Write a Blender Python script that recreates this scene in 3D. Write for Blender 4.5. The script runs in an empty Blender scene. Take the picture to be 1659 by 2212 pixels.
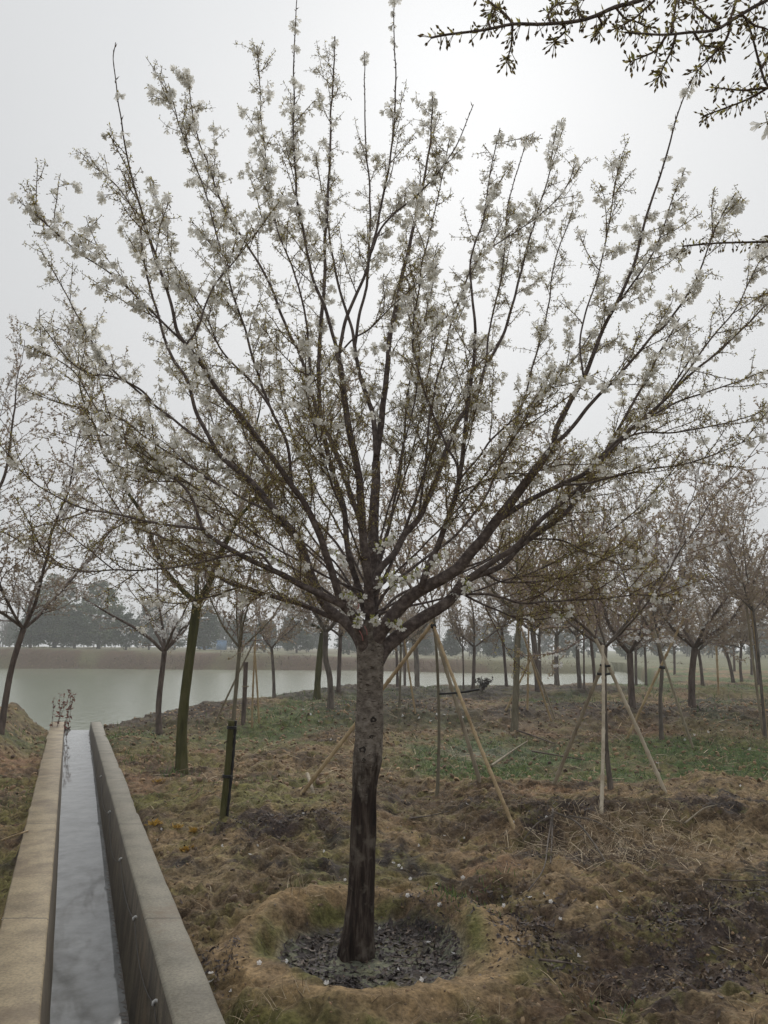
import bpy, math, random
import numpy as np
from math import radians as R, sin, cos, pi
SC = bpy.context.scene
COL = SC.collection
rnd = random.Random(11)
RG = np.random.default_rng(7)

# ---------------------------------------------------------------- camera, sky, sun, exposure
PITCH = R(10.0)
FOC = 1661.0                       # focal length in units of a 1659 x 2212 picture
CAMZ = 1.6
cd = bpy.data.cameras.new('camera'); cam = bpy.data.objects.new('camera', cd); COL.objects.link(cam)
cam.location = (0, 0, CAMZ); cam.rotation_euler = (R(90) + PITCH, 0, 0)
cd.sensor_fit = 'HORIZONTAL'; cd.sensor_width = 36.0; cd.lens = 36.0 * FOC / 1659.0
cd.clip_start = 0.05; cd.clip_end = 2000
SC.camera = cam

SUN_EL, SUN_AZ = R(40), R(7)      # behind thin cloud, ahead and a little to the right
w = bpy.data.worlds.new('World'); SC.world = w; w.use_nodes = True
nt = w.node_tree; nt.nodes.clear()
out = nt.nodes.new('ShaderNodeOutputWorld'); bg = nt.nodes.new('ShaderNodeBackground')
sky = nt.nodes.new('ShaderNodeTexSky'); sky.sky_type = 'NISHITA'; sky.sun_disc = False
sky.sun_elevation = SUN_EL; sky.sun_rotation = SUN_AZ
sky.air_density = 1.0; sky.dust_density = 4.0; sky.ozone_density = 1.0
hs = nt.nodes.new('ShaderNodeHueSaturation'); hs.inputs['Saturation'].default_value = 0.12
nt.links.new(sky.outputs[0], hs.inputs['Color'])
tc = nt.nodes.new('ShaderNodeTexCoord'); cl = nt.nodes.new('ShaderNodeTexNoise')
cl.inputs['Scale'].default_value = 1.6; cl.inputs['Detail'].default_value = 3
nt.links.new(tc.outputs['Generated'], cl.inputs['Vector'])
cr = nt.nodes.new('ShaderNodeValToRGB'); nt.links.new(cl.outputs['Fac'], cr.inputs[0])
cr.color_ramp.elements[0].position = .3; cr.color_ramp.elements[0].color = (7.2, 7.4, 7.6, 1)
cr.color_ramp.elements[1].position = .75; cr.color_ramp.elements[1].color = (8.0, 8.05, 8.1, 1)
mx = nt.nodes.new('ShaderNodeMix'); mx.data_type = 'RGBA'; mx.inputs[0].default_value = .955
nt.links.new(hs.outputs[0], mx.inputs[6]); nt.links.new(cr.outputs[0], mx.inputs[7])
vm = nt.nodes.new('ShaderNodeVectorMath'); vm.operation = 'DOT_PRODUCT'; nt.links.new(tc.outputs['Generated'], vm.inputs[0])
vm.inputs[1].default_value = (math.sin(SUN_AZ) * math.cos(SUN_EL), math.cos(SUN_AZ) * math.cos(SUN_EL), math.sin(SUN_EL))
gl = nt.nodes.new('ShaderNodeMapRange'); gl.interpolation_type = 'SMOOTHERSTEP'; gl.inputs[1].default_value = .74; gl.inputs[2].default_value = 1.0; gl.inputs[3].default_value = .60; gl.inputs[4].default_value = .71
nt.links.new(vm.outputs['Value'], gl.inputs[0])
ml = nt.nodes.new('ShaderNodeVectorMath'); ml.operation = 'SCALE'; nt.links.new(mx.outputs[2], ml.inputs[0]); nt.links.new(gl.outputs[0], ml.inputs['Scale'])
nt.links.new(ml.outputs[0], bg.inputs['Color']); bg.inputs['Strength'].default_value = 0.1
nt.links.new(bg.outputs[0], out.inputs[0])
ld = bpy.data.lights.new('sun', 'SUN'); ld.energy = 1.5; ld.angle = R(50); ld.color = (1, .96, .9)
sun = bpy.data.objects.new('sun', ld); COL.objects.link(sun)
sun.rotation_euler = (R(90) - SUN_EL, 0, pi - SUN_AZ)
VS = SC.view_settings
VS.view_transform = 'Standard'; VS.look = 'None'; VS.gamma = 1.0; VS.exposure = 0.52
SC.cycles.max_bounces = 6; SC.cycles.transparent_max_bounces = 8; SC.cycles.volume_bounces = 1
SC.cycles.use_denoising = True

# ---------------------------------------------------------------- picture <-> world
CP, SP = cos(PITCH), sin(PITCH)
def ray(x, y):
    xr = (x - 829.5) / FOC; yr = (y - 1106.0) / FOC
    return np.array([xr, CP + yr * SP, SP - yr * CP])
def at(x, y, Y):
    d = ray(x, y); return np.array([0, 0, CAMZ]) + d * (Y / d[1])

# ---------------------------------------------------------------- noise
def _h(ix, iy, s):
    n = (ix.astype(np.int64) * 374761393 + iy.astype(np.int64) * 668265263 + s * 974711) & 0xffffffff
    n = ((n ^ (n >> 13)) * 1274126177) & 0xffffffff
    return ((n ^ (n >> 16)) & 0xffff) / 65535.0
def vn(x, y, s=0):
    x = np.asarray(x, float); y = np.asarray(y, float)
    ix = np.floor(x); iy = np.floor(y); fx = x - ix; fy = y - iy
    fx = fx * fx * fx * (fx * (fx * 6 - 15) + 10); fy = fy * fy * fy * (fy * (fy * 6 - 15) + 10)
    a = _h(ix, iy, s); b = _h(ix + 1, iy, s); c = _h(ix, iy + 1, s); d = _h(ix + 1, iy + 1, s)
    return (a + (b - a) * fx) * (1 - fy) + (c + (d - c) * fx) * fy
def fbm(x, y, s=0, o=4, g=.5):
    t = 0; a = 1; n = 0
    for i in range(o):
        ca, sa = cos(i * 1.1), sin(i * 1.1)
        t = t + a * (vn((x * ca - y * sa) * 2 ** i, (x * sa + y * ca) * 2 ** i, s + i) - .5); n += a; a *= g
    return t / n * 2
def sst(a, b, x):
    t = np.clip((np.asarray(x, float) - a) / (b - a), 0, 1); return t * t * (3 - 2 * t)

# ---------------------------------------------------------------- terrain height
TREE = np.array([-.156, 4.72])
CH0 = np.array([-.902, 3.65]); CHS = -.402           # right inner top edge of the channel, x per y
def ch_x(Y): return CH0[0] + CHS * (np.asarray(Y, float) - CH0[1])
CH_END = 17.4
CW = .583                                            # clear width along x
def shore(X): return np.interp(X, [-60, -12, -9.5, -6.6, -6.0, -5.2, -2, 3.8, 9, 14, 20, 28, 40], [17, 18.4, 19.6, 18.2, 18.6, 26.5, 34.5, 38.5, 39.5, 41, 60, 92, 140])
def farshore(X): return np.interp(X, [-90, -52, -5, 8, 19, 40], [109, 106, 97, 88, 83, 83])
def bankh(X): return np.interp(X, [-60, -50, -15, -5, 8, 19, 40], [1.6, 1.5, .8, .45, .3, -.1, -.15])
WATER = -1.2
def H(X, Y, fine=True):
    X = np.asarray(X, float); Y = np.asarray(Y, float)
    rr = np.hypot(X, Y)
    wx = X + .5 * fbm(X * .5, Y * .5, 91, 2); wy = Y + .6 * fbm(X * .45, Y * .45, 92, 2)
    z = -.06 + .10 * fbm(X * .45, Y * .45, 3, 3)
    z = z + .07 * fbm(X * 1.3, Y * 1.6, 4, 3) * sst(2, 5, rr)
    # planting rows: low banks running across the view
    z = z + .22 * sst(6.0, 6.9, wy) * (1 - sst(8.6, 10.2, wy)) * sst(.35, 1.2, X)
    z = z + .12 * sst(5.9, 7.2, wy) * (1 - sst(8.6, 9.8, wy)) * (1 - sst(-.2, .6, X)) * sst(.4, 1.2, X - ch_x(Y))
    z = z + .30 * sst(15.6, 17.5, wy) * (1 - sst(20, 22.5, wy)) * sst(-6, -3, X)
    z = z + .24 * sst(24, 27, wy) * (1 - sst(30, 33, wy)) * sst(-4, -1, X)
    z = z - .13 * sst(27, 34, Y) * (1 - sst(14, 20, X))
    z = z - .10 * sst(10, 11.5, wy) * (1 - sst(14, 15.5, wy)) * sst(0, 1.5, X)
    # left of the channel: low beside the wall, a spoil mound further on
    lw = X - (ch_x(Y) - CW - .28)
    left = 1 - sst(-.05, .02, lw)
    z = np.where(lw < .02, z - .16 * left * (1 - sst(7, 9.5, Y)), z)
    z = z + .42 * (1 - sst(-.9, -.15, lw)) * sst(10.2, 12.8, wy) * (1 - sst(16.5, 19, wy))
    # ring of earth round the tree and its sunken bed
    dx = (X - TREE[0] - .08) * .96; dy = (Y - TREE[1] - .06) * .94
    ang = np.arctan2(dy, dx); d = np.hypot(dx, dy) * (1 + .07 * np.sin(2 * ang + .6) + .05 * np.sin(5 * ang + 1) + .07 * fbm(ang * 1.3 + 9, d0(dx, dy), 55, 2))
    ring = np.exp(-((d - .71) / .12) ** 2)
    front = 1 - sst(-.75, .35, np.sin(ang)); amp = .105 + .025 * np.sin(ang * 3 + .4) - .05 * front
    bed = 1 - sst(.40, .62, d)
    z = z * (1 - .8 * (1 - sst(.8, 1.5, d))) + ring * amp - .09 * front * np.exp(-((d - 1.2) / .24) ** 2) - .07 * (1 - sst(.8, 1.5, d)) - .075 * bed
    # clods and crumbs
    if fine:
        k = (1 - .75 * bed) * (1 - .6 * ring)
        z = z + k * .062 * fbm(X * 3.6, Y * 3.6, 21, 3) * (1 - .5 * ring)
        rid = 1 - np.abs(2 * vn(X * 9, Y * 9, 31) - 1)
        z = z + k * .060 * (rid - .5) * (.4 + 1.2 * vn(X * 1.3, Y * 1.3, 33)) + k * .030 * fbm(X * 13, Y * 13, 41, 4, .5) * (1 - sst(9, 16, rr))
    # shore, pond bed, far bank
    s = shore(X); sd = (s - Y)
    land = sst(-.3, 2.0, sd)
    z = z * land + (1 - land) * -2.3
    fs = farshore(X) + 1.5 * fbm(X * .12, Y * 0, 61, 3)
    fl = sst(-1.0, 5.0, Y - fs)
    ft = bankh(X) + .25 * fbm(X * .15, Y * .15, 62, 3) + .12 * fbm(X * .7, Y * .7, 63, 2)
    z = np.where(Y > s + 5, z * (1 - fl) + ft * fl, z)
    z = np.where((X > 28) & (Y > 45), ft * sst(45, 70, Y) + z * (1 - sst(45, 70, Y)), z)
    # the cut for the channel
    cx = X - ch_x(Y)
    near = (cx > -CW - .30) & (cx < .24) & (Y < CH_END) & (Y > -3)
    flat = np.minimum(z, -.035)
    band = (cx > -CW - .75) & (cx < .62) & (Y < CH_END + .3)
    e = np.clip(np.maximum(cx - .24, -CW - .30 - cx) / .38, 0, 1)
    z = np.where(band & ~near, np.minimum(z, -.03 + .02 * fbm(X * 5, Y * 5, 77, 2) + .30 * e), z)
    z = np.where((cx > -CW - .22) & (cx < .16) & (Y < CH_END) & (Y > -3), -1.0, np.where(near, np.minimum(z, -.05), z))
    return z
def d0(a, b): return np.hypot(a, b) * 2
_T = np.geomspace(1.5, 260, 5000)
def hit(x, y, ymax=None):
    d = ray(x, y); P = np.array([0, 0, CAMZ]) + _T[:, None] * d
    below = P[:, 2] < H(P[:, 0], P[:, 1])
    i = int(np.argmax(below)) if below.any() else len(_T) - 1
    Y = P[i, 1]
    if ymax and Y > ymax: Y = ymax
    p = at(x, y, Y); p[2] = float(H(p[0], p[1])); return p
def ground(X, Y): return np.array([X, Y, float(H(X, Y))])

# ---------------------------------------------------------------- mesh building
class MB:
    def __init__(s): s.v = []; s.q = []; s.t = []; s.n = 0; s.c = []; s.qm = []; s.tm = []; s.m = 0; s.hasc = False
    def add(s, V, Q=None, T=None, c=None):
        V = np.asarray(V, float).reshape(-1, 3)
        if Q is not None and len(Q): s.q.append(np.asarray(Q, int) + s.n); s.qm.append(np.full(len(Q), s.m))
        if T is not None and len(T): s.t.append(np.asarray(T, int) + s.n); s.tm.append(np.full(len(T), s.m))
        if c is None: c = np.full((len(V), 3), .5)
        else: s.hasc = True
        s.c.append(np.broadcast_to(np.asarray(c, float), (len(V), 3))); s.v.append(V); s.n += len(V)
    def tube(s, pts, rad, sides=6, cap=True, c=None, rfun=None):
        P = np.asarray(pts, float); n = len(P); rad = np.broadcast_to(np.asarray(rad, float), (n,))
        T = np.gradient(P, axis=0); T /= np.linalg.norm(T, axis=1)[:, None] + 1e-9
        u = np.cross(T[0], [0.31, .17, .93]);
        if np.linalg.norm(u) < .05: u = np.cross(T[0], [1, 0, 0])
        u /= np.linalg.norm(u); U = np.empty((n, 3))
        for i in range(n):
            u = u - T[i] * np.dot(u, T[i]); u = u / (np.linalg.norm(u) + 1e-9); U[i] = u
        W = np.cross(T, U); a = np.arange(sides) * 2 * pi / sides
        rr = rad[:, None] * np.ones(sides)
        if rfun is not None: rr = rfun(P, a, rr)
        V = P[:, None] + rr[:, :, None] * (np.cos(a)[None, :, None] * U[:, None] + np.sin(a)[None, :, None] * W[:, None])
        i = np.arange(n - 1)[:, None] * sides; j = np.arange(sides)[None]; j2 = (j + 1) % sides
        Q = np.stack([i + j, i + j2, i + sides + j2, i + sides + j], -1).reshape(-1, 4)
        V = V.reshape(-1, 3); T3 = []
        if cap:
            V = np.vstack([V, P[0], P[-1]]); k = n * sides
            for jj in range(sides):
                T3 += [(k, (jj + 1) % sides, jj), (k + 1, (n - 1) * sides + jj, (n - 1) * sides + (jj + 1) % sides)]
        s.add(V, Q, np.array(T3, int).reshape(-1, 3), c)
    def box(s, a, b, c=None):
        x0, y0, z0 = a; x1, y1, z1 = b
        V = [(x0, y0, z0), (x1, y0, z0), (x1, y1, z0), (x0, y1, z0), (x0, y0, z1), (x1, y0, z1), (x1, y1, z1), (x0, y1, z1)]
        s.add(V, [(0, 3, 2, 1), (4, 5, 6, 7), (0, 1, 5, 4), (1, 2, 6, 5), (2, 3, 7, 6), (3, 0, 4, 7)], None, c)
    def inst(s, tv, tt, P, M, col=None):
        """copies of a template: P (N,3) places, M (N,3,3) rotation*scale with columns x,y,z"""
        N = len(P); k = len(tv)
        if N == 0: return
        V = np.einsum('nij,kj->nki', M, tv) + P[:, None]
        T = (np.arange(N)[:, None, None] * k + np.asarray(tt, int)[None]).reshape(-1, 3)
        c = None if col is None else np.repeat(col, k, 0)
        s.add(V.reshape(-1, 3), None, T, c)
def root_loc(o):
    L = np.zeros(3)
    while o is not None: L += np.array(o.location); o = o.parent
    return L
def obj(name, mb, mats, parent=None, smooth=True):
    V = np.vstack(mb.v) if mb.v else np.zeros((0, 3))
    if parent is not None: V = V - root_loc(parent)
    q = np.vstack(mb.q) if mb.q else np.zeros((0, 4), int); t = np.vstack(mb.t) if mb.t else np.zeros((0, 3), int)
    me = bpy.data.meshes.new(name); me.vertices.add(len(V)); me.vertices.foreach_set('co', V.ravel())
    nl = q.size + t.size; me.loops.add(nl); me.loops.foreach_set('vertex_index', np.concatenate([q.ravel(), t.ravel()]).astype(np.int32))
    nf = len(q) + len(t); me.polygons.add(nf)
    st = np.concatenate([np.arange(len(q)) * 4, len(q) * 4 + np.arange(len(t)) * 3]); me.polygons.foreach_set('loop_start', st.astype(np.int32))
    if not isinstance(mats, (list, tuple)): mats = [mats]
    for m in mats: me.materials.append(m)
    if len(mats) > 1:
        me.polygons.foreach_set('material_index', np.concatenate(mb.qm + mb.tm).astype(np.int32))
    if smooth: me.polygons.foreach_set('use_smooth', np.ones(nf, bool))
    me.update(calc_edges=True)
    if mb.hasc:
        a = me.color_attributes.new('col', 'FLOAT_COLOR', 'POINT')
        a.data.foreach_set('color', np.hstack([np.vstack(mb.c), np.ones((len(V), 1))]).astype(np.float32).ravel())
    o = bpy.data.objects.new(name, me); COL.objects.link(o); o.parent = parent
    return o
def tag(o, label=None, cat=None, group=None, kind=None):
    if label: o['label'] = label
    if cat: o['category'] = cat
    if group: o['group'] = group
    if kind: o['kind'] = kind
    return o
def empty(name, loc, label, cat, group=None):
    o = bpy.data.objects.new(name, None); o.empty_display_size = .1; COL.objects.link(o); o.location = tuple(map(float, loc))
    return tag(o, label, cat, group)
def smooth_path(pts, step):
    """Catmull-Rom through pts, resampled at about step"""
    P = np.asarray(pts, float)
    if len(P) < 3:
        n = max(2, int(np.linalg.norm(P[-1] - P[0]) / step) + 1); return P[0] + (P[-1] - P[0]) * np.linspace(0, 1, n)[:, None]
    E = np.vstack([2 * P[0] - P[1], P, 2 * P[-1] - P[-2]]); outp = []
    for i in range(1, len(E) - 2):
        n = max(2, int(np.linalg.norm(E[i + 1] - E[i]) / step) + 1); t = np.linspace(0, 1, n, endpoint=False)[:, None]
        a, b, c, d = E[i - 1], E[i], E[i + 1], E[i + 2]
        outp.append(.5 * (2 * b + (c - a) * t + (2 * a - 5 * b + 4 * c - d) * t ** 2 + (3 * b - a - 3 * c + d) * t ** 3))
    outp.append(P[-1:]); return np.vstack(outp)
def unit(v): return v / (np.linalg.norm(v) + 1e-9)
def frames(Z, spin):
    """(N,3,3) frames with third column Z"""
    Z = Z / (np.linalg.norm(Z, axis=1)[:, None] + 1e-9)
    ref = np.where(np.abs(Z[:, 2:3]) > .9, np.array([[1., 0, 0]]), np.array([[0, 0, 1.]]))
    X = np.cross(ref, Z); X /= np.linalg.norm(X, axis=1)[:, None] + 1e-9; Y = np.cross(Z, X)
    c, s = np.cos(spin)[:, None], np.sin(spin)[:, None]
    return np.stack([X * c + Y * s, -X * s + Y * c, Z], -1)

# ---------------------------------------------------------------- materials
def mat(name):
    m = bpy.data.materials.new(name); m.use_nodes = True
    return m, m.node_tree, m.node_tree.nodes['Principled BSDF']
def N(t, kind, **kw):
    n = t.nodes.new(kind)
    for k, v in kw.items():
        if k in n.inputs: n.inputs[k].default_value = v
        else: setattr(n, k, v)
    return n
def ramp(t, fac, stops):
    r = N(t, 'ShaderNodeValToRGB'); t.links.new(fac, r.inputs[0]); e = r.color_ramp.elements
    while len(e) < len(stops): e.new(.5)
    for i, (p, c) in enumerate(stops): e[i].position = p; e[i].color = (*c, 1)
    return r.outputs[0]
def noise(t, scale, detail=4, rough=.55, vec=None, stretch=None, coord='Object', dist=0):
    n = N(t, 'ShaderNodeTexNoise', Scale=scale, Detail=detail, Roughness=rough, Distortion=dist)
    c = N(t, 'ShaderNodeTexCoord').outputs[coord]
    if stretch:
        mp = N(t, 'ShaderNodeMapping'); mp.inputs['Scale'].default_value = stretch; t.links.new(c, mp.inputs[0]); c = mp.outputs[0]
    t.links.new(c, n.inputs['Vector']); return n.outputs['Fac']
def mixc(t, a, b, fac, mode='MIX'):
    m = N(t, 'ShaderNodeMix'); m.data_type = 'RGBA'; m.blend_type = mode
    for s, v in ((0, fac), (6, a), (7, b)):
        if hasattr(v, 'is_linked') or hasattr(v, 'links'): t.links.new(v, m.inputs[s])
        else: m.inputs[s].default_value = v if s == 0 else (*v, 1)
    return m.outputs[2]
def bump(t, bs, h, strength=.4, dist=.02):
    b = N(t, 'ShaderNodeBump', Strength=strength, Distance=dist); t.links.new(h, b.inputs['Height']); t.links.new(b.outputs[0], bs.inputs['Normal'])
def bark(name, stops, scale=18, stretch=(1, 1, .25), rough=.85, bs_=.6):
    m, t, b = mat(name); f = noise(t, scale, 5, .65, stretch=stretch)
    t.links.new(ramp(t, f, stops), b.inputs['Base Color']); b.inputs['Roughness'].default_value = rough; b.inputs['Specular IOR Level'].default_value = .15; bump(t, b, f, bs_, .012)
    return m
M_LIMB = bark('limb bark', [(.3, (.05, .038, .036)), (.52, (.115, .092, .084)), (.72, (.22, .185, .165))], 30, (1, 1, 1))
M_TWIG = bark('twig bark', [(.3, (.06, .04, .034)), (.7, (.17, .12, .095))], 40, (1, 1, 1))
M_BG = {
    'dark': bark('dark trunk bark', [(.3, (.055, .043, .038)), (.7, (.20, .16, .138))], 14),
    'grey': bark('grey trunk bark', [(.3, (.06, .052, .045)), (.7, (.21, .18, .155))], 14),
    'moss': bark('mossy trunk bark', [(.3, (.035, .035, .014)), (.5, (.075, .075, .028)), (.75, (.13, .115, .06))], 9),
    'pale': bark('pale trunk bark', [(.3, (.10, .09, .06)), (.7, (.25, .225, .17))], 14),
}
M_BGTWIG = bark('background twig bark', [(.3, (.16, .122, .112)), (.7, (.34, .275, .255))], 20, (1, 1, 1))
def attr_mat(name, rough=.6, transl=0, gain=1.0):
    m, t, b = mat(name); a = N(t, 'ShaderNodeAttribute', attribute_name='col'); col = a.outputs['Color']
    t.links.new(col, b.inputs['Base Color']); b.inputs['Roughness'].default_value = rough
    if transl:
        tr = N(t, 'ShaderNodeBsdfTranslucent'); t.links.new(col, tr.inputs['Color'])
        mxs = N(t, 'ShaderNodeMixShader'); mxs.inputs[0].default_value = transl
        t.links.new(b.outputs[0], mxs.inputs[1]); t.links.new(tr.outputs[0], mxs.inputs[2])
        t.links.new(mxs.outputs[0], t.nodes['Material Output'].inputs[0])
    return m
M_PETAL = attr_mat('cherry petals', .55, .5)
M_BUD = attr_mat('buds and young leaves', .6, .5)
M_NEEDLE = attr_mat('evergreen foliage', .7, .15)
M_LITTER = attr_mat('wet leaf litter', .55); M_LITTER.node_tree.nodes['Principled BSDF'].inputs['Specular IOR Level'].default_value = .22
M_STRAW = attr_mat('dry straw', .8)
M_GRASS = attr_mat('green grass', .6, .25)
M_SOILC = attr_mat('soil clods', .85)

# main trunk: furrowed dark bark below the old graft, smooth grey bark with lenticels above
M_TRUNK, t, b = mat('cherry trunk bark')
low = ramp(t, noise(t, 26, 6, .7, stretch=(1, 1, .12)), [(.36, (.010, .007, .006)), (.5, (.036, .025, .020)), (.68, (.11, .09, .075))])
upn = noise(t, 26, 6, .7, stretch=(.8, .8, 1.1))
up = ramp(t, upn, [(.30, (.055, .045, .038)), (.5, (.165, .142, .12)), (.70, (.30, .27, .235))])
len_ = ramp(t, noise(t, 62, 3, .55, stretch=(.45, .45, 1.6)), [(.58, (0, 0, 0)), (.66, (1, 1, 1))])
up = mixc(t, up, (.05, .038, .03), len_)
lich = ramp(t, noise(t, 9, 4, .6), [(.55, (0, 0, 0)), (.7, (1, 1, 1))])
low = mixc(t, low, (.13, .112, .092), lich)
geo = N(t, 'ShaderNodeTexCoord'); sp = N(t, 'ShaderNodeSeparateXYZ'); t.links.new(geo.outputs['Object'], sp.inputs[0])
ad = N(t, 'ShaderNodeMath', operation='ADD'); mm = N(t, 'ShaderNodeMath', operation='MULTIPLY'); mm.inputs[1].default_value = 1.25
t.links.new(noise(t, 13, 5, .65, stretch=(1, 1, .28)), mm.inputs[0]); t.links.new(sp.outputs[2], ad.inputs[0]); t.links.new(mm.outputs[0], ad.inputs[1])
mr = N(t, 'ShaderNodeMapRange'); mr.inputs[1].default_value = 1.58; mr.inputs[2].default_value = 1.80; t.links.new(ad.outputs[0], mr.inputs[0])
t.links.new(mixc(t, low, up, mr.outputs[0]), b.inputs['Base Color']); b.inputs['Roughness'].default_value = .8; b.inputs['Specular IOR Level'].default_value = .15
bump(t, b, upn, .5, .01)

# ground sheet: colour attribute (soil, moss, leaf mould, grass) broken up by noise
M_GROUND, t, b = mat('bare orchard earth')
a = N(t, 'ShaderNodeAttribute', attribute_name='col')
f1 = noise(t, 6.5, 7, .7); f2 = noise(t, 42, 3, .6)
f3 = noise(t, 3.1, 8, .72, dist=.6); f4 = noise(t, 11, 7, .75, dist=.4); f5 = noise(t, 23, 5, .7)
sx = N(t, 'ShaderNodeSeparateXYZ'); t.links.new(N(t, 'ShaderNodeTexCoord').outputs['Object'], sx.inputs[0])
nr = N(t, 'ShaderNodeMapRange'); nr.inputs[1].default_value = 60; nr.inputs[2].default_value = 9; nr.inputs[3].default_value = .5; t.links.new(sx.outputs[1], nr.inputs[0])
wk = N(t, 'ShaderNodeAttribute', attribute_name='worked')
def nm(f, k):
    m_ = N(t, 'ShaderNodeMath', operation='MULTIPLY'); m_.inputs[1].default_value = k; m3 = N(t, 'ShaderNodeMath', operation='MULTIPLY'); t.links.new(m_.outputs[0], m3.inputs[0]); t.links.new(wk.outputs['Fac'], m3.inputs[1]); m2 = N(t, 'ShaderNodeMath', operation='MULTIPLY'); t.links.new(f, m_.inputs[0]); t.links.new(m3.outputs[0], m2.inputs[0]); t.links.new(nr.outputs[0], m2.inputs[1]); return m2.outputs[0]
mossk = nm(ramp(t, f3, [(.52, (0, 0, 0)), (.60, (1, 1, 1))]), .50)
c1 = mixc(t, a.outputs['Color'], (.18, .17, .058), mossk)
c1 = mixc(t, c1, (.30, .24, .15), nm(ramp(t, f5, [(.56, (0, 0, 0)), (.66, (1, 1, 1))]), .55))
c1 = mixc(t, c1, (.062, .042, .027), nm(ramp(t, f4, [(.38, (1, 1, 1)), (.49, (0, 0, 0))]), .9))
c1 = mixc(t, c1, ramp(t, f1, [(.30, (.45, .44, .45)), (.5, (.95, .95, .95)), (.72, (1.4, 1.37, 1.3))]), 1.0, 'MULTIPLY')
c1 = mixc(t, c1, ramp(t, f2, [(.32, (.38, .38, .38)), (.5, (1, 1, 1)), (.7, (1.6, 1.57, 1.5))]), .65, 'MULTIPLY')
t.links.new(c1, b.inputs['Base Color']); b.inputs['Roughness'].default_value = .8; b.inputs['Specular IOR Level'].default_value = .12
bm = N(t, 'ShaderNodeMath', operation='ADD'); t.links.new(f2, bm.inputs[0]); t.links.new(f4, bm.inputs[1]); bump(t, b, bm.outputs[0], .65, .02)

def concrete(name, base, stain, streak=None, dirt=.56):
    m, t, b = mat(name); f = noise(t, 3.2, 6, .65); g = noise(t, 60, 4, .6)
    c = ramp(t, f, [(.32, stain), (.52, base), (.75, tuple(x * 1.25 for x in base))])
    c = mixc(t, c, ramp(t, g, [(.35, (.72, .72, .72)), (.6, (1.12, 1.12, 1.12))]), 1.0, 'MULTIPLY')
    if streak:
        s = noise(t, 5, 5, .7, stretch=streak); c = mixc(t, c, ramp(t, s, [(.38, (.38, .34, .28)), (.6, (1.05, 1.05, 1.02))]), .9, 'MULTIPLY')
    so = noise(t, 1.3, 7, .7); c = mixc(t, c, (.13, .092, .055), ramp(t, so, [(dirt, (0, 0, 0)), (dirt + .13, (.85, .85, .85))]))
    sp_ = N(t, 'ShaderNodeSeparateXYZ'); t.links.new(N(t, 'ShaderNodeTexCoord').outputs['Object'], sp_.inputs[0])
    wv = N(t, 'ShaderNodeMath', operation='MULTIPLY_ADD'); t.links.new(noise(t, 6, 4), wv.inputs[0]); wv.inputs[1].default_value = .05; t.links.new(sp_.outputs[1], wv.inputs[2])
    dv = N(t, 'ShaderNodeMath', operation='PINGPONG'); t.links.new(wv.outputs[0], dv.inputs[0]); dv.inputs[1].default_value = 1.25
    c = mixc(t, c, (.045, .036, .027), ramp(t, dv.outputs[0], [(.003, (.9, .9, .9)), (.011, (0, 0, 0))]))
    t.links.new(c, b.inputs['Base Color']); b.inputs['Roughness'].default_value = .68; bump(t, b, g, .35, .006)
    return m
M_WALL_L = concrete('tan concrete', (.275, .218, .132), (.155, .118, .068), dirt=.49)
M_WALL_R = concrete('grey concrete', (.178, .162, .122), (.108, .096, .07))
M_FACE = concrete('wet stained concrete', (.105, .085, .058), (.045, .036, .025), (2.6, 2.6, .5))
def water(name, base, scale, strength, rough, stretch=(1, 1, 1), dist=.02):
    m, t, b = mat(name); b.inputs['Base Color'].default_value = (*base, 1); b.inputs['Roughness'].default_value = rough
    b.inputs['IOR'].default_value = 1.33; n = noise(t, scale, 3, .5, stretch=stretch); bump(t, b, n, strength, dist)
    return m, t, b
M_POND, t, b = water('pond water', (.16, .18, .12), 3.2, .7, .18, (1, .45, 1), .06)
M_CHW, t, b = water('channel water', (.19, .20, .205), 5, .10, .05, (1, .5, 1), .006)
cn = noise(t, 5, 5, .65, stretch=(1, 1, 1)); t.links.new(ramp(t, cn, [(.3, (.17, .175, .175)), (.65, (.30, .31, .315))]), b.inputs['Base Color'])
M_BAMBOO = bark('dry bamboo', [(.3, (.20, .14, .075)), (.6, (.42, .32, .19))], 10, (1, 1, .3), .6, .1)
M_BAMBOO_G = bark('weathered bamboo', [(.3, (.16, .13, .095)), (.6, (.31, .27, .20))], 10, (1, 1, .3), .7, .1)
M_BAMBOO_W = bark('whitish bamboo', [(.3, (.30, .25, .18)), (.6, (.52, .46, .36))], 10, (1, 1, .3), .6, .1)
M_TIE, t, b = mat('black strap'); b.inputs['Base Color'].default_value = (.015, .015, .016, 1); b.inputs['Roughness'].default_value = .6
def flat(name, c, rough=.6):
    m, t, b = mat(name); f = noise(t, 12, 3); t.links.new(ramp(t, f, [(.3, tuple(x * .8 for x in c)), (.7, tuple(x * 1.1 for x in c))]), b.inputs['Base Color']); b.inputs['Roughness'].default_value = rough; return m
M_RIB = flat('red plastic ribbon', (.42, .15, .14)); M_SILT = flat('dark silt', (.05, .038, .028), .5); M_WHITE = flat('white plastic', (.6, .6, .58)); M_CABLE = flat('grey cable', (.06, .055, .05))
M_BLUE = flat('blue painted sheet', (.17, .32, .55)); M_DOOR = flat('white door', (.62, .68, .72)); M_ROOF = flat('grey roof sheet', (.3, .35, .4)); M_KNOT = flat('knot hole', (.02, .016, .014), .9)
M_YEL = attr_mat('yellow weed', .6, .3); M_REDL = attr_mat('red leaves', .6, .3)

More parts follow.
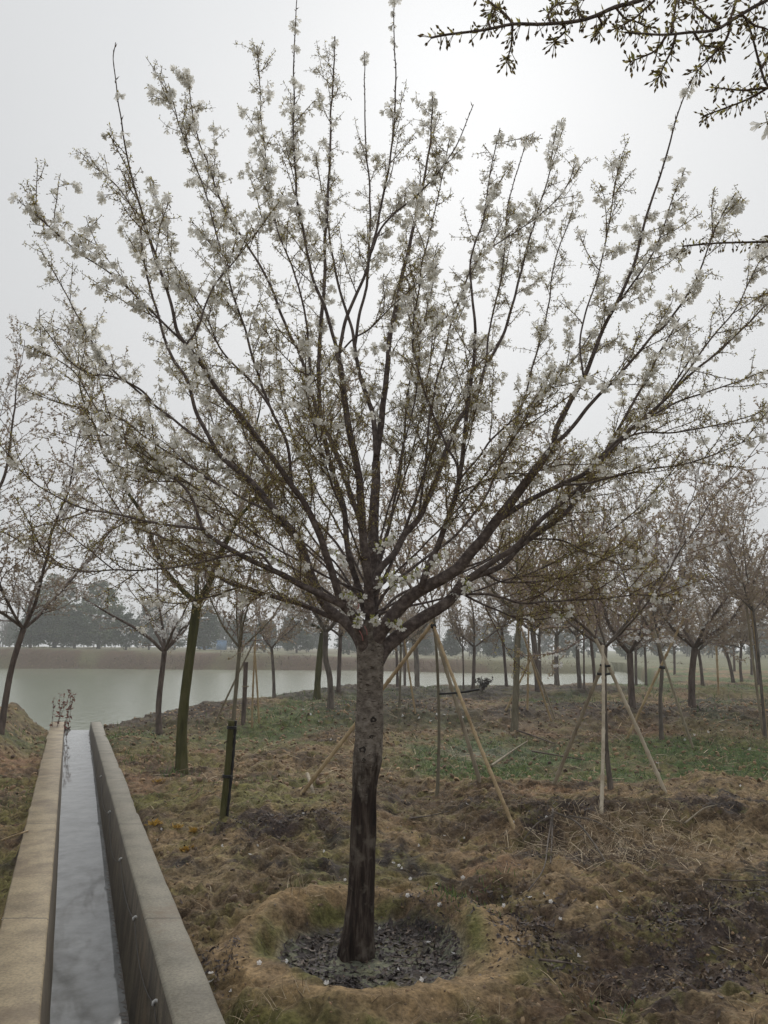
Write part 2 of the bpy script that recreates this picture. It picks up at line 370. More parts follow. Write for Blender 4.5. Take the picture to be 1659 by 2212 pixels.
# ---------------------------------------------------------------- ground
PATCH = ((1200, 2040, .36, .30, 420), (1130, 1990, .3, .2, 160), (1440, 1975, .42, .2, 330), (1520, 2045, .35, .25, 300), (1600, 1935, .5, .2, 300), (1640, 2010, .3, .3, 140), (1480, 2120, .4, .25, 200), (1060, 1935, .25, .12, 110), (470, 2075, .16, .35, 150), (640, 1765, .5, .25, 260), (560, 1790, .4, .2, 160), (1190, 1810, .15, .3, 120), (1500, 1735, .3, .25, 150), (1230, 1730, .4, .3, 150), (1280, 1850, .6, .3, 260), (900, 1960, .4, .3, 120))
def build_ground():
    az = np.concatenate([np.linspace(-180, -60, 25)[:-1], np.linspace(-60, -33, 40)[:-1], np.arange(-33, 33.01, .115), np.linspace(33, 60, 40)[1:], np.linspace(60, 180, 25)[1:-1]])
    r = np.concatenate([np.linspace(.04, 2.2, 24)[:-1], np.geomspace(2.2, 45, 800)[:-1], np.geomspace(45, 130, 110)[:-1], np.geomspace(130, 420, 26)])
    A, Rr = np.meshgrid(np.radians(az), r); X = Rr * np.sin(A); Y = Rr * np.cos(A); Z = H(X, Y)
    n, m = X.shape; V = np.stack([X, Y, Z], -1).reshape(-1, 3)
    i = np.arange(n - 1)[:, None] * m; j = np.arange(m)[None]; j2 = (j + 1) % m
    Q = np.stack([i + j, i + m + j, i + m + j2, i + j2], -1).reshape(-1, 4)
    Q = Q[:, ::-1]
    x, y = X.ravel(), Y.ravel(); z = Z.ravel(); rr = np.hypot(x, y)
    soil = np.array([.24, .172, .10]); red = np.array([.22, .13, .078]); dark = np.array([.080, .056, .037]); moss = np.array([.15, .155, .052]); green = np.array([.080, .125, .045]); mould = np.array([.040, .034, .034]); ochre = np.array([.265, .205, .12]); greyg = np.array([.15, .17, .13])
    def lerp(c, k, f): return c + (k - c) * np.clip(f, 0, 1)[:, None]
    c = np.tile(soil, (len(x), 1))
    c = lerp(c, red, sst(.0, .5, fbm(x * .6, y * .6, 101, 4)) * .9)
    c = lerp(c, dark, sst(-.12, .25, fbm(x * 1.1, y * 1.1, 102, 5, .6)) * .85)
    c = lerp(c, ochre, sst(.1, .5, fbm(x * .9, y * .9, 103, 4)) * .6)
    c = lerp(c, moss, sst(-.02, .35, fbm(x * .8 + 7, y * .8, 104, 5, .6)) * (.75 - .3 * sst(9, 16, rr)))
    gz = sst(9.3, 10.4, y + .5 * fbm(x, y, 105, 3)) * (1 - sst(14, 15.8, y + .7 * fbm(x, y, 106, 3))) * sst(-.5, .8, x)
    c = lerp(c, green, gz * sst(-.55, .1, fbm(x * 1.2, y * 1.2, 107, 4)) * .95)
    c = lerp(c, greyg, np.exp(-(((x - 1.75) / .75) ** 2 + ((y - 13.5) / 1.0) ** 2)) * .8)
    g2 = sst(-.05, .3, fbm(x * .5 + 3, y * .35, 108, 4)) * sst(9, 15, y)
    c = lerp(c, green, g2 * .8)
    c = lerp(c, green, sst(19, 26, y) * sst(-.2, .4, fbm(x * .3, y * .3, 109, 4)) * sst(9, 15, x) * .9)
    c = lerp(c, mould, sst(14.5, 18, y) * (1 - sst(28, 34, y)) * sst(-.45, .05, fbm(x * .4 + 20, y * .25, 110, 4)) * (1 - .6 * sst(9, 14, x)) * .85)
    c = lerp(c, mould, sst(.22, .5, fbm(x * 1.4 + 31, y * 1.4, 111, 5, .6)) * (1 - sst(8, 10, y)) * .95)
    dx = (x - TREE[0] - .08) * .96; dy = (y - TREE[1] - .06) * .94; d = np.hypot(dx, dy)
    for (px, py, prx, pry, m) in PATCH:
        p = hit(px, py); e = np.exp(-(((x - p[0]) / (prx * 1.15)) ** 2 + ((y - p[1]) / (pry * 1.2)) ** 2)) + .75 * fbm(x * 3.2, y * 3.2, 131, 5, .6)
        c = lerp(c, np.array([.062, .047, .043]), sst(.30, .55, e) * (np.hypot((x - p[0]) / prx, (y - p[1]) / pry) < 2.2) * (.62 + .3 * sst(-.2, .3, fbm(x * 7, y * 7, 135, 3))))
    c = lerp(c, np.array([.105, .066, .042]), np.exp(-((d - 1.12) / .17) ** 2) * sst(-.5, .2, fbm(x * 2, y * 2, 133, 4)) * .85)
    ring = np.exp(-((d - .74) / .17) ** 2)
    c = lerp(c, np.array([.27, .19, .105]), ring * .9)
    c = lerp(c, moss * .8, np.exp(-((d - .58) / .07) ** 2) * sst(-.2, .4, fbm(x * 3, y * 3, 112, 4)) * .9)
    c = lerp(c, moss * .8, np.exp(-((d - .98) / .14) ** 2) * sst(-.1, .5, fbm(x * 3 + 5, y * 3, 113, 4)) * .9)
    bedm = 1 - sst(.46, .56, d)
    c = lerp(c, np.array([.15, .16, .12]), bedm * .95); c = lerp(c, mould, bedm * sst(-.25, .1, fbm(x * 5, y * 5, 114, 4)) * sst(.12, .26, d) * .95)
    far = sst(60, 75, y)
    fc = np.tile(np.array([.115, .070, .045]), (len(x), 1)); fc = lerp(fc, np.array([.15, .135, .07]), sst(0, .5, fbm(x * .25, y * .25, 115, 4))); fc = lerp(fc, np.array([.12, .13, .06]), sst(8, 25, x) * .8)
    top = sst(-.15, .1, z - bankh(x)); fc = lerp(fc, np.array([.16, .17, .10]), top * .8)
    c = c * (1 - far[:, None]) + fc * far[:, None]
    mb = MB(); mb.add(V, Q, None, c); g = obj('ground', mb, M_GROUND); at_ = g.data.attributes.new('worked', 'FLOAT', 'POINT'); at_.data.foreach_set('value', np.clip(1 - 1.05 * np.exp(-((d - .74) / .19) ** 2) - .5 * bedm, 0, 1).astype(np.float32)); g['kind'] = 'structure'; g['label'] = 'bare brown orchard earth with moss and dug planting beds'
build_ground()

mb = MB(); mb.add([(-160, 12, WATER), (60, 12, WATER), (60, 125, WATER), (-160, 125, WATER)], [(0, 1, 2, 3)])
tag(obj('pond', mb, M_POND), 'still grey green pond behind the cherry orchard', kind='structure')

# ---------------------------------------------------------------- concrete channel
FLOOR = -.80; BAT = .05
def fl(Y): return -.80 + .034 * np.maximum(np.asarray(Y, float), -3)
def wall_mesh(xo, xi, y0, y1, sgn, seed):
    """xo outer offset, xi inner offset from the right inner edge line; batter towards the water"""
    Y = np.arange(y0, y1 + .001, .06); n = len(Y); c = ch_x(Y)
    w1 = .008 * fbm(Y * .7, Y * 0, seed, 5, .55); w2 = .022 * fbm(Y * .6, Y * 0 + 4, seed + 9, 6, .6) - .035 * np.maximum(0, fbm(Y * 1.1, Y * 0 + 9, seed + 17, 4) - .38) / .3; zt = .004 * fbm(Y * .5, Y * 0, seed + 3, 2)
    prof = [(xi + sgn * BAT * 1.6, -.96), (xi + sgn * .004, -.012), (xi - sgn * .012, 0), (xo + sgn * .012, 0), (xo, -.015), (xo, -.9)]
    V = []
    for k, (px, pz) in enumerate(prof):
        V.append(np.stack([c + px + (w2 if k >= 3 else w1), Y, pz + zt * (0 if k in (0, 5) else 1)], -1))
    V = np.stack(V, 1); return V
def build_channel():
    root = empty('concrete_channel', (ch_x(10.) - .3, 10, 0), 'long straight concrete water channel running to the pond, left of the blossoming tree', 'water channel')
    global CHROOT; CHROOT = root
    for nm, xo, xi, sgn, mt, lab, seed in (('side_wall', .225, 0, -1, M_WALL_R, 'grey wall on the right with its stained inner face in view', 201), ('side_wall', -CW - .28, -CW, 1, M_WALL_L, 'tan wall on the left with a broad flat top', 211)):
        V = wall_mesh(xo, xi, -2.6, CH_END, sgn, seed); n, k, _ = V.shape; mb = MB()
        i = np.arange(n - 1)[:, None] * k; j = np.arange(k - 1)[None]
        Q = np.stack([i + j, i + k + j, i + k + j + 1, i + j + 1], -1); Q = Q if sgn < 0 else Q[..., ::-1]
        face = Q[:, 0].reshape(-1, 4); rest = Q[:, 1:].reshape(-1, 4)
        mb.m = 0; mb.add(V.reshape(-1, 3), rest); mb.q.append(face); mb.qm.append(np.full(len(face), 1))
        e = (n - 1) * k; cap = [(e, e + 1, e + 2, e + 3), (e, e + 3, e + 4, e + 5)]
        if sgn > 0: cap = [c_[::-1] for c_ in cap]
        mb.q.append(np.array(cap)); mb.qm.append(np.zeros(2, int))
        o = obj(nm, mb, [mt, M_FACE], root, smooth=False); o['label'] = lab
    mb = MB(); Y = np.linspace(-2.6, CH_END + .2, 60); c = ch_x(Y)
    V = np.vstack([np.stack([c - CW, Y, fl(Y) - .03], -1), np.stack([c, Y, fl(Y) - .03], -1)]); n = len(Y)
    mb.add(V, [(i, n + i, n + i + 1, i + 1) for i in range(n - 1)]); obj('channel_floor', mb, M_FACE, root)
    # broken end stubs where the channel drops to the pond
    for s in (0, 1):
        mb = MB(); x = ch_x(CH_END) + (.02 if s else -CW - .02); d = 1 if s else -1
        V = [(x, CH_END + .003, -.9), (x - d * .10, CH_END + .3, -.9), (x - d * .06, CH_END + .36, -.9), (x + d * .1, CH_END + .1, -.9), (x, CH_END + .003, -.05), (x - d * .12, CH_END + .3, -.24), (x - d * .08, CH_END + .36, -.24), (x + d * .1, CH_END + .1, -.05)]
        mb.add(V, [(4, 5, 6, 7), (0, 1, 5, 4), (1, 2, 6, 5), (2, 3, 7, 6), (3, 0, 4, 7)]); obj('end_stub', mb, M_FACE, root, smooth=False)
    mb = MB(); Y = np.arange(-2.6, CH_END + .3, .05); c = ch_x(Y); n = len(Y)
    k_ = -fl(Y) / .6 * BAT - .006; V = np.vstack([np.stack([c - CW + k_, Y, fl(Y)], -1), np.stack([c - k_, Y, fl(Y)], -1)])
    mb.add(V, [(i, n + i, n + i + 1, i + 1) for i in range(n - 1)])
    tag(obj('channel_water', mb, M_CHW), 'shallow water over the bed of the concrete channel', kind='structure')
    Y = np.arange(-2.6, CH_END, .012); c = ch_x(Y); k_ = -fl(Y) / .6 * BAT - .004; n = len(Y)
    spk = np.clip(vn(Y * 38, Y * 0, 231), 0, 1) ** 2.2 * (.035 + .075 * np.clip(1 - Y / 8.5, 0, 1)) * (.35 + vn(Y * 1.5, Y * 0, 232)) + .006
    V = np.vstack([np.stack([c - k_ - spk, Y, fl(Y) + .0015], -1), np.stack([c - k_, Y, fl(Y) + .006], -1)])
    mb = MB(); mb.add(V, [(i, n + i, n + i + 1, i + 1) for i in range(n - 1)]); o = obj('silt_edge', mb, M_SILT, CHROOT)
    # cable hung along the inner face of the right wall
    ys = [3.1, 4.15, 5.35, 6.75, 8.6, 10.9, 13.4]
    root = empty('wall_cable', (ch_x(5.35) - .02, 5.35, -.13), 'thin sagging cable on white hooks along the channel wall', 'cable')
    P = []
    for a, b_ in zip(ys[:-1], ys[1:]):
        for s in np.linspace(0, 1, 12, endpoint=False):
            y = a + (b_ - a) * s; z = -.13 - .16 * (1 - (2 * s - 1) ** 2) * (.6 + .4 * sin(a * 3)) ; P.append((ch_x(y) - .012 - BAT * (-z / .6) - .004, y, z))
    mb = MB(); mb.tube(P, .0028, 5); obj('cable', mb, M_CABLE, root)
    for y in ys[1:-1]:
        mb = MB(); x = float(ch_x(y)) - .012; mb.tube([(x + .01, y, -.118), (x - .012, y, -.112), (x - .022, y, -.12), (x - .022, y, -.135)], .008, 6); obj('hook', mb, M_WHITE, root)
build_channel()

# ---------------------------------------------------------------- blossom, bud and leaf templates
def tmpl_bud(n=4, ped=.022, L=.014, r=.0034):
    V = [(.0009, 0, 0), (-.0005, .0008, 0), (-.0005, -.0008, 0), (.0009, 0, ped), (-.0005, .0008, ped), (-.0005, -.0008, ped)]
    T = [(0, 1, 4), (0, 4, 3), (1, 2, 5), (1, 5, 4), (2, 0, 3), (2, 3, 5)]
    k = len(V); V += [(0, 0, ped - .002)] + [(r * cos(2 * pi * i / n), r * sin(2 * pi * i / n), ped + L * .45) for i in range(n)] + [(0, 0, ped + L)]
    for i in range(n): a, c = k + 1 + i, k + 1 + (i + 1) % n; T += [(k, c, a), (a, c, k + 1 + n)]
    return np.array(V), np.array(T)
def tmpl_flower(ped=.020, open_=1.0, L=.024):
    V = []; T = []
    for i in range(5):
        a = 2 * pi * i / 5; c, s = cos(a), sin(a); da = .60; k = len(V)
        def P(r, ang, z): return (r * cos(ang), r * sin(ang), ped + z)
        V += [P(.0012, a, 0), P(.0105 * open_, a - da, L * .45), P(.0105 * open_, a + da, L * .45), P(.0185 * open_, a - da * .75, L * .80), P(.0185 * open_, a + da * .75, L * .80), P(.0205 * open_, a, L * .98), P(.0085 * open_, a, L * .52)]
        T += [(k, k + 1, k + 6), (k, k + 6, k + 2), (k + 1, k + 3, k + 6), (k + 6, k + 4, k + 2), (k + 3, k + 5, k + 6), (k + 6, k + 5, k + 4)]
    return np.array(V), np.array(T)
def tmpl_ped(ped=.020):
    V = [(.001, 0, 0), (-.0006, .0009, 0), (-.0006, -.0009, 0), (.0012, 0, ped * .8), (-.0007, .001, ped * .8), (-.0007, -.001, ped * .8)]
    T = [(0, 1, 4), (0, 4, 3), (1, 2, 5), (1, 5, 4), (2, 0, 3), (2, 3, 5)]
    k = 6; V += [(.0032 * cos(i * 2.094), .0032 * sin(i * 2.094), ped + .002) for i in range(3)]
    T += [(3, 4, k + 1), (3, k + 1, k), (4, 5, k + 2), (4, k + 2, k + 1), (5, 3, k), (5, k, k + 2)]
    return np.array(V), np.array(T)
def tmpl_leaf(L=.026, W=.0048):
    return np.array([(0, 0, 0), (W, .0016, L * .42), (-W, .0016, L * .42), (0, .004, L), (0, -.0008, L * .45)]), np.array([(0, 1, 4), (0, 4, 2), (1, 3, 4), (4, 3, 2)])
T_BUD, T_FL, T_FL2, T_PED, T_LEAF = tmpl_bud(), tmpl_flower(), tmpl_flower(.02, .72, .027), tmpl_ped(), tmpl_leaf()
T_SHOOT = (np.array([(0, 0, 0), (.003, 0, .008), (-.0015, .0026, .008), (-.0015, -.0026, .008), (0, 0, .026)]), np.array([(0, 2, 1), (0, 3, 2), (0, 1, 3), (1, 2, 4), (2, 3, 4), (3, 1, 4)]))

def dress(SP_, kind, blos, green, size=1.0, rg=RG, tint=1.0):
    """spurs: (pos, tangent) arrays; kind 0 bud umbel, 1 blossom umbel, 2 bare shoot bud, 3 fresh leaves + blossom"""
    P = SP_[:, :3]; D = SP_[:, 3:6]
    def pick(mask, nmin, nmax):
        idx = np.nonzero(mask)[0]; n = rg.integers(nmin, nmax + 1, len(idx)); return np.repeat(idx, n)
    def place(idx, droop, spread, tang):
        nn = len(idx); rv = rg.normal(size=(nn, 3)); d = D[idx]
        rv -= d * np.sum(rv * d, 1)[:, None]; rv /= np.linalg.norm(rv, axis=1)[:, None] + 1e-9
        # umbels leave on one side of the shoot, then hang
        side = np.stack([np.cos(idx * 2.4), np.sin(idx * 2.4), np.zeros(nn)], -1)
        Z = rv * spread + side * .5 + d * tang + np.array([0, 0, -1.0]) * droop + rg.normal(size=(nn, 3)) * .18
        return frames(Z, rg.uniform(0, 6.28, nn))
    def put(mb, T, idx, M, s, base, var):
        M = M * s[:, None, None]; k = rg.normal(1, var, (len(idx), 1)).clip(.5, 1.6); mb.inst(T[0], T[1], P[idx], M, base * k)
    olive = np.array([.47, .40, .165]); brown = np.array([.29, .20, .13]); fresh = np.array([.40, .41, .12]); olive = olive * tint; brown = brown * tint; fresh = fresh * tint; white = np.array([.86, .855, .82])
    i = pick(kind == 0, 2, 4); M = place(i, .55, .8, .25); c = olive + (brown - olive) * rg.random((len(i), 1)) ** 1.5
    put(green, T_BUD, i, M, size * rg.uniform(.7, 1.15, len(i)), c, .2)
    i = pick(kind == 0, 1, 3); M = place(i, -.5, .8, .6); put(green, T_LEAF, i, M, size * rg.uniform(.5, .95, len(i)), olive + (fresh - olive) * rg.random((len(i), 1)) ** 2.2, .2)
    i = pick(kind == 1, 2, 5); M = place(i, .75, .75, .1); s = size * 1.18 * rg.uniform(.8, 1.15, len(i))
    h = rg.random(len(i)) < .55; put(blos, T_FL, i[h], M[h], s[h], white, .04); put(blos, T_FL2, i[~h], M[~h], s[~h], white, .04)
    put(green, T_PED, i, M, s, olive, .2)
    i = pick(kind == 1, 1, 3); M = place(i, .4, .8, .25); put(green, T_BUD, i, M, size * rg.uniform(.7, 1.1, len(i)), olive, .2)
    i = pick(kind == 1, 1, 2); M = place(i, -.5, .8, .6); put(green, T_LEAF, i, M, size * rg.uniform(.6, 1.2, len(i)), olive, .2)
    i = pick(kind == 2, 1, 1); M = place(i, -.3, .7, .9); put(green, T_SHOOT, i, M, size * rg.uniform(1.0, 1.7, len(i)), brown * .6, .2)
    i = pick(kind == 3, 3, 6); M = place(i, .0, 1, .4); put(green, T_LEAF, i, M, size * rg.uniform(1.0, 1.7, len(i)), fresh, .2)
    i = pick(kind == 3, 2, 4); M = place(i, .8, .8, .1); s = size * rg.uniform(.85, 1.15, len(i)); put(blos, T_FL, i, M, s, white, .03); put(green, T_PED, i, M, s, fresh * .8, .1)

def grow(p0, d0_, L, rg, up=.5, step=.04, wob=.12):
    n = max(3, int(L / step)); P = [p0]; d = unit(d0_)
    for k in range(n):
        d = unit(d + np.array([0, 0, up]) * step + rg.normal(size=3) * wob * step ** .5); P.append(P[-1] + d * (L / n))
    return np.array(P)
def perp(d, rg, upb=0.0, out=None):
    v = rg.normal(size=3) + np.array([0, 0, upb])
    if out is not None: v = v + out
    v = v - d * np.dot(v, d); return unit(v)
def along(P):
    seg = np.linalg.norm(np.diff(P, axis=0), axis=1); return np.concatenate([[0], np.cumsum(seg)])
def sample(P, s):
    A = along(P); q = np.stack([np.interp(s, A, P[:, k]) for k in range(3)], -1)
    T = np.gradient(P, axis=0); T /= np.linalg.norm(T, axis=1)[:, None] + 1e-9
    tt = np.stack([np.interp(s, A, T[:, k]) for k in range(3)], -1); return q, tt

# ---------------------------------------------------------------- the blossoming tree
# traced limbs: picture points, depth (m, relative to the trunk) at start and end, width in picture units at start and end
LIMBS = [
 ('L1', -.02, -.22, 25, 21, [(792, 1418), (785, 1390), (766, 1331), (746, 1311), (738, 1302)]),
 ('L1a', -.22, -.85, 18, 9, [(740, 1306), (732, 1285), (702, 1180), (665, 1097), (625, 1042), (595, 997), (540, 927), (480, 852), (425, 772), (400, 742)]),
 ('L1a1', -.85, -1.25, 9, 2, [(402, 745), (382, 715), (370, 660), (345, 575), (310, 480), (285, 380), (265, 275), (245, 145), (250, 90)]),
 ('L1a2', -.85, -.75, 6, 2, [(402, 745), (430, 702), (460, 620), (530, 535), (595, 450)]),
 ('L1a3', -.85, -1.0, 6, 2, [(402, 744), (345, 690), (250, 600), (175, 550), (100, 485), (55, 437)]),
 ('L1b', -.22, -.55, 16, 9, [(742, 1308), (683, 1281), (648, 1265), (600, 1235), (540, 1207), (465, 1167), (435, 1142)]),
 ('L1b1', -.55, -.95, 7, 2, [(437, 1143), (350, 1132), (280, 1117), (180, 1097), (110, 1067), (50, 1022), (10, 962)]),
 ('L1b2', -.55, -.6, 7, 2, [(436, 1143), (428, 1112), (400, 1057), (320, 982), (240, 922), (200, 867), (150, 792), (60, 745)]),
 ('L1b3', -.4, -1.0, 6, 2, [(590, 1230), (560, 1196), (520, 1195), (450, 1210), (350, 1227), (250, 1232), (165, 1232), (90, 1200), (10, 1150)]),
 ('L2', .0, .4, 26, 11, [(792, 1425), (772, 1377), (746, 1345), (702, 1307), (672, 1245), (645, 1167), (605, 1117), (550, 1047), (505, 1007), (465, 972)]),
 ('L2a', .4, .5, 10, 2, [(467, 974), (440, 922), (420, 882), (400, 817), (370, 767), (350, 710), (315, 590), (300, 480), (250, 400), (180, 345)]),
 ('L2b', .4, .45, 7, 2, [(467, 974), (430, 947), (370, 902), (310, 857), (250, 802), (200, 742), (165, 675), (120, 595), (90, 545)]),
 ('L2c', .42, .3, 6, 2, [(330, 870), (300, 840), (240, 815), (160, 790), (80, 690)]),
 ('L2d', .2, .35, 7, 2, [(605, 1117), (480, 1050), (400, 1000), (320, 950), (250, 900), (130, 870), (60, 850)]),
 ('L5', .05, .75, 14, 3, [(775, 1385), (755, 1352), (725, 1337), (625, 1297), (550, 1275), (490, 1257), (450, 1222), (370, 1170), (290, 1140)]),
 ('L5b', .5, .9, 5, 2, [(550, 1275), (520, 1268), (450, 1290), (380, 1305), (300, 1290)]),
 ('L3', .06, .6, 34, 19, [(801, 1440), (800, 1380), (803, 1311), (807, 1231), (805, 1140), (812, 1060), (812, 1000)]),
 ('L3a', .6, .65, 17, 3, [(812, 1002), (820, 927), (835, 800), (844, 725), (869, 600), (894, 490), (924, 350), (934, 200)]),
 ('L4', -.04, -.3, 22, 13, [(798, 1330), (796, 1272), (794, 1231), (785, 1163), (778, 1071), (775, 1027), (750, 912), (737, 802), (731, 761)]),
 ('L4a', -.3, -.55, 9, 2, [(732, 765), (715, 712), (701, 667), (675, 593), (650, 470), (640, 400), (635, 200), (639, 50), (641, -30)]),
 ('L4b', -.3, -.4, 9, 2, [(731, 765), (745, 700), (759, 661), (785, 599), (802, 540), (820, 465), (845, 325), (855, 200), (852, 50), (856, -20)]),
 ('L4c', -.35, -.5, 6, 2, [(802, 545), (829, 487), (900, 420), (970, 345), (1025, 225)]),
 ('L4d', -.3, -.6, 5, 2, [(733, 764), (763, 731), (797, 710), (860, 650), (950, 570)]),
 ('L7', .0, .3, 16, 8, [(797, 1250), (785, 1150), (757, 1071), (720, 967), (690, 902), (670, 827), (655, 787)]),
 ('L7a', .3, .35, 8, 2, [(656, 789), (640, 745), (625, 725), (580, 610), (530, 525), (480, 440), (450, 360), (425, 285), (400, 150)]),
 ('L7c', .3, .5, 6, 2, [(670, 830), (668, 760), (660, 690), (640, 600), (600, 500), (580, 400), (565, 250), (555, 100)]),
 ('L7b', .15, .9, 15, 3, [(790, 1330), (778, 1283), (755, 1197), (743, 1100), (720, 1030), (700, 950), (690, 850), (690, 740), (700, 600), (708, 400), (718, 200), (722, 80)]),
 ('L8', -.45, -.5, 8, 2, [(630, 1045), (622, 967), (595, 902), (580, 867), (555, 802), (525, 702), (485, 570), (460, 480), (440, 400), (390, 280), (365, 180)]),
 ('L8b', -.5, -.6, 6, 2, [(590, 890), (540, 820), (480, 762), (440, 680), (370, 560), (360, 470)]),
 ('L9', .5, .8, 13, 8, [(813, 985), (805, 902), (795, 872), (775, 802), (766, 745)]),
 ('L9a', .8, 1.1, 8, 2, [(766, 750), (759, 706), (734, 624), (720, 560), (700, 430), (680, 330)]),
 ('L9b', .8, .9, 8, 2, [(766, 750), (775, 696), (787, 638), (793, 599), (800, 450), (790, 300), (788, 110)]),
 ('R1', .0, -.4, 34, 17, [(800, 1420), (815, 1378), (853, 1322), (889, 1286), (917, 1268), (955, 1249), (989, 1227), (1029, 1182), (1079, 1122), (1129, 1052), (1179, 982), (1199, 957)]),
 ('R1a', -.4, -.9, 13, 2.5, [(1197, 960), (1204, 922), (1254, 827), (1289, 752), (1304, 715), (1359, 600), (1394, 475), (1429, 370), (1469, 230), (1496, 165)]),
 ('R1b', -.4, -.6, 10, 2, [(1197, 960), (1229, 932), (1279, 872), (1314, 832), (1369, 777), (1409, 727), (1439, 700), (1504, 600), (1539, 510), (1589, 415)]),
 ('R1c', -.25, -.5, 13, 3, [(1083, 1118), (1144, 1082), (1219, 1044), (1264, 1022), (1304, 982), (1359, 927), (1429, 867), (1489, 807), (1554, 757), (1614, 702), (1675, 640)]),
 ('R1d', -.38, -.9, 6, 2, [(1219, 1047), (1269, 1044), (1329, 1027), (1394, 1017), (1469, 1002), (1554, 977), (1659, 937)]),
 ('R1e', -.4, -.4, 6, 2, [(1299, 992), (1340, 955), (1390, 937), (1454, 937), (1529, 922), (1609, 902), (1655, 885)]),
 ('R1f', -.45, -.6, 6, 2, [(1380, 912), (1430, 885), (1480, 860), (1560, 833), (1665, 800)]),
 ('R1g', -.6, -.6, 5, 2, [(1260, 815), (1254, 725), (1279, 640), (1299, 565), (1319, 450), (1339, 335)]),
 ('R1h', -.6, -.8, 5, 2, [(1340, 650), (1409, 545), (1444, 450), (1484, 360)]),
 ('R1i', -.45, -.3, 5, 2, [(1450, 848), (1500, 780), (1554, 710), (1599, 650), (1649, 545), (1662, 520)]),
 ('R2', .0, .1, 34, 22, [(812, 1432), (828, 1405), (853, 1381), (904, 1342), (969, 1300), (999, 1257)]),
 ('R2a', .1, .1, 15, 3, [(992, 1265), (1039, 1232), (1099, 1192), (1154, 1137), (1229, 1072), (1269, 1032), (1329, 952), (1409, 892), (1460, 820), (1500, 760)]),
 ('R2b', .1, .55, 15, 3, [(995, 1262), (1030, 1243), (1079, 1222), (1139, 1167), (1224, 1107), (1259, 1057), (1294, 1012), (1334, 927), (1379, 852), (1424, 767), (1470, 690)]),
 ('R2c', .1, -.35, 7, 2, [(985, 1282), (1054, 1285), (1129, 1303), (1189, 1297), (1279, 1292), (1379, 1284), (1440, 1290)]),
 ('R2d', .1, -.1, 6, 2, [(1000, 1283), (1030, 1300), (1069, 1317), (1124, 1335), (1179, 1335), (1230, 1320)]),
 ('R2e', .15, .2, 6, 2, [(1050, 1240), (1090, 1257), (1179, 1252), (1254, 1237), (1319, 1202), (1380, 1190)]),
 ('R2f', .35, .6, 5, 2, [(1140, 1165), (1209, 1165), (1259, 1187), (1329, 1217), (1400, 1230)]),
 ('R3', -.15, -.5, 15, 7, [(910, 1270), (925, 1222), (944, 1177), (974, 1102), (989, 1052), (1004, 952), (1014, 867), (1024, 777), (1027, 715)]),
 ('R3a', -.5, -.6, 7, 2, [(1027, 718), (1019, 575), (1044, 470), (1064, 350), (1079, 275)]),
 ('R3b', -.3, -.45, 6, 2, [(990, 1040), (985, 1000), (964, 962), (934, 887), (914, 837), (890, 740), (900, 640), (930, 500), (950, 400), (975, 270)]),
 ('R3c', -.3, -.1, 6, 2, [(989, 1040), (1039, 982), (1069, 942), (1150, 870), (1220, 800), (1290, 700)]),
 ('R3d', -.28, -.6, 5, 2, [(984, 1070), (1049, 1037), (1099, 1022), (1149, 1022), (1220, 1000)]),
 ('R4', .08, .7, 17, 8, [(806, 1290), (817, 1238), (853, 1197), (876, 1154), (905, 1117), (939, 1042), (964, 977), (989, 912), (1029, 852), (1049, 792)]),
 ('R4a', .7, .7, 8, 2, [(1048, 795), (1075, 745), (1099, 690), (1129, 575), (1154, 480), (1184, 380), (1203, 270)]),
 ('R4b', .4, .5, 6, 2, [(905, 1117), (915, 1020), (930, 900), (960, 760), (1000, 625), (1044, 550), (1149, 475), (1214, 415), (1246, 350)]),
 ('R4c', .7, 1.0, 5, 2, [(1049, 800), (1060, 700), (1090, 560), (1100, 430), (1140, 295)]),
 ('R5', .05, 1.3, 7, 2.4, [(803, 1330), (840, 1270), (900, 1220), (990, 1150), (1060, 1050), (1110, 930), (1150, 800), (1180, 680), (1200, 560), (1240, 450)]),
 ('R6', .05, 1.6, 7, 2.4, [(800, 1340), (770, 1250), (730, 1180), (640, 1080), (560, 990), (500, 880), (440, 800), (400, 700)]),
 ('R7', .05, 1.8, 7, 2.4, [(803, 1330), (815, 1240), (850, 1100), (870, 970), (880, 850), (905, 730), (930, 640), (950, 540)]),
 ('R8', .05, 1.6, 7, 2.4, [(803, 1350), (860, 1290), (960, 1240), (1080, 1200), (1190, 1130), (1290, 1040), (1370, 980)]),
 ('R9', .05, 1.7, 7, 2.4, [(797, 1350), (720, 1290), (620, 1220), (520, 1160), (420, 1090), (330, 1040), (240, 1000)]),
]
_r = random.Random(5)
for _k in range(13):           # boughs on the far and near side of the crown, half hidden among the traced ones
    _a = R(-72 + 144 * (_k + .5) / 13 + _r.uniform(-4, 4)); _L = _r.uniform(620, 900) * (1 - .12 * abs(sin(_a))); _y0 = 1330 - 60 * _r.random()
    _b = _r.uniform(-.14, .14); _pp = [(801 + 6 * sin(_a), _y0)]
    for _f in (.18, .4, .62, .82, 1.0): _aa = _a * (1.12 - .22 * _f) + _b * sin(_f * 3); _pp.append((801 + sin(_aa) * _L * _f, _y0 - cos(_aa) * _L * _f * .95))
    LIMBS.append(('B%d' % _k, .04, (_r.uniform(.7, 1.7) if _k % 5 else _r.uniform(-1.1, -.7)), 5.5, 2.2, _pp))
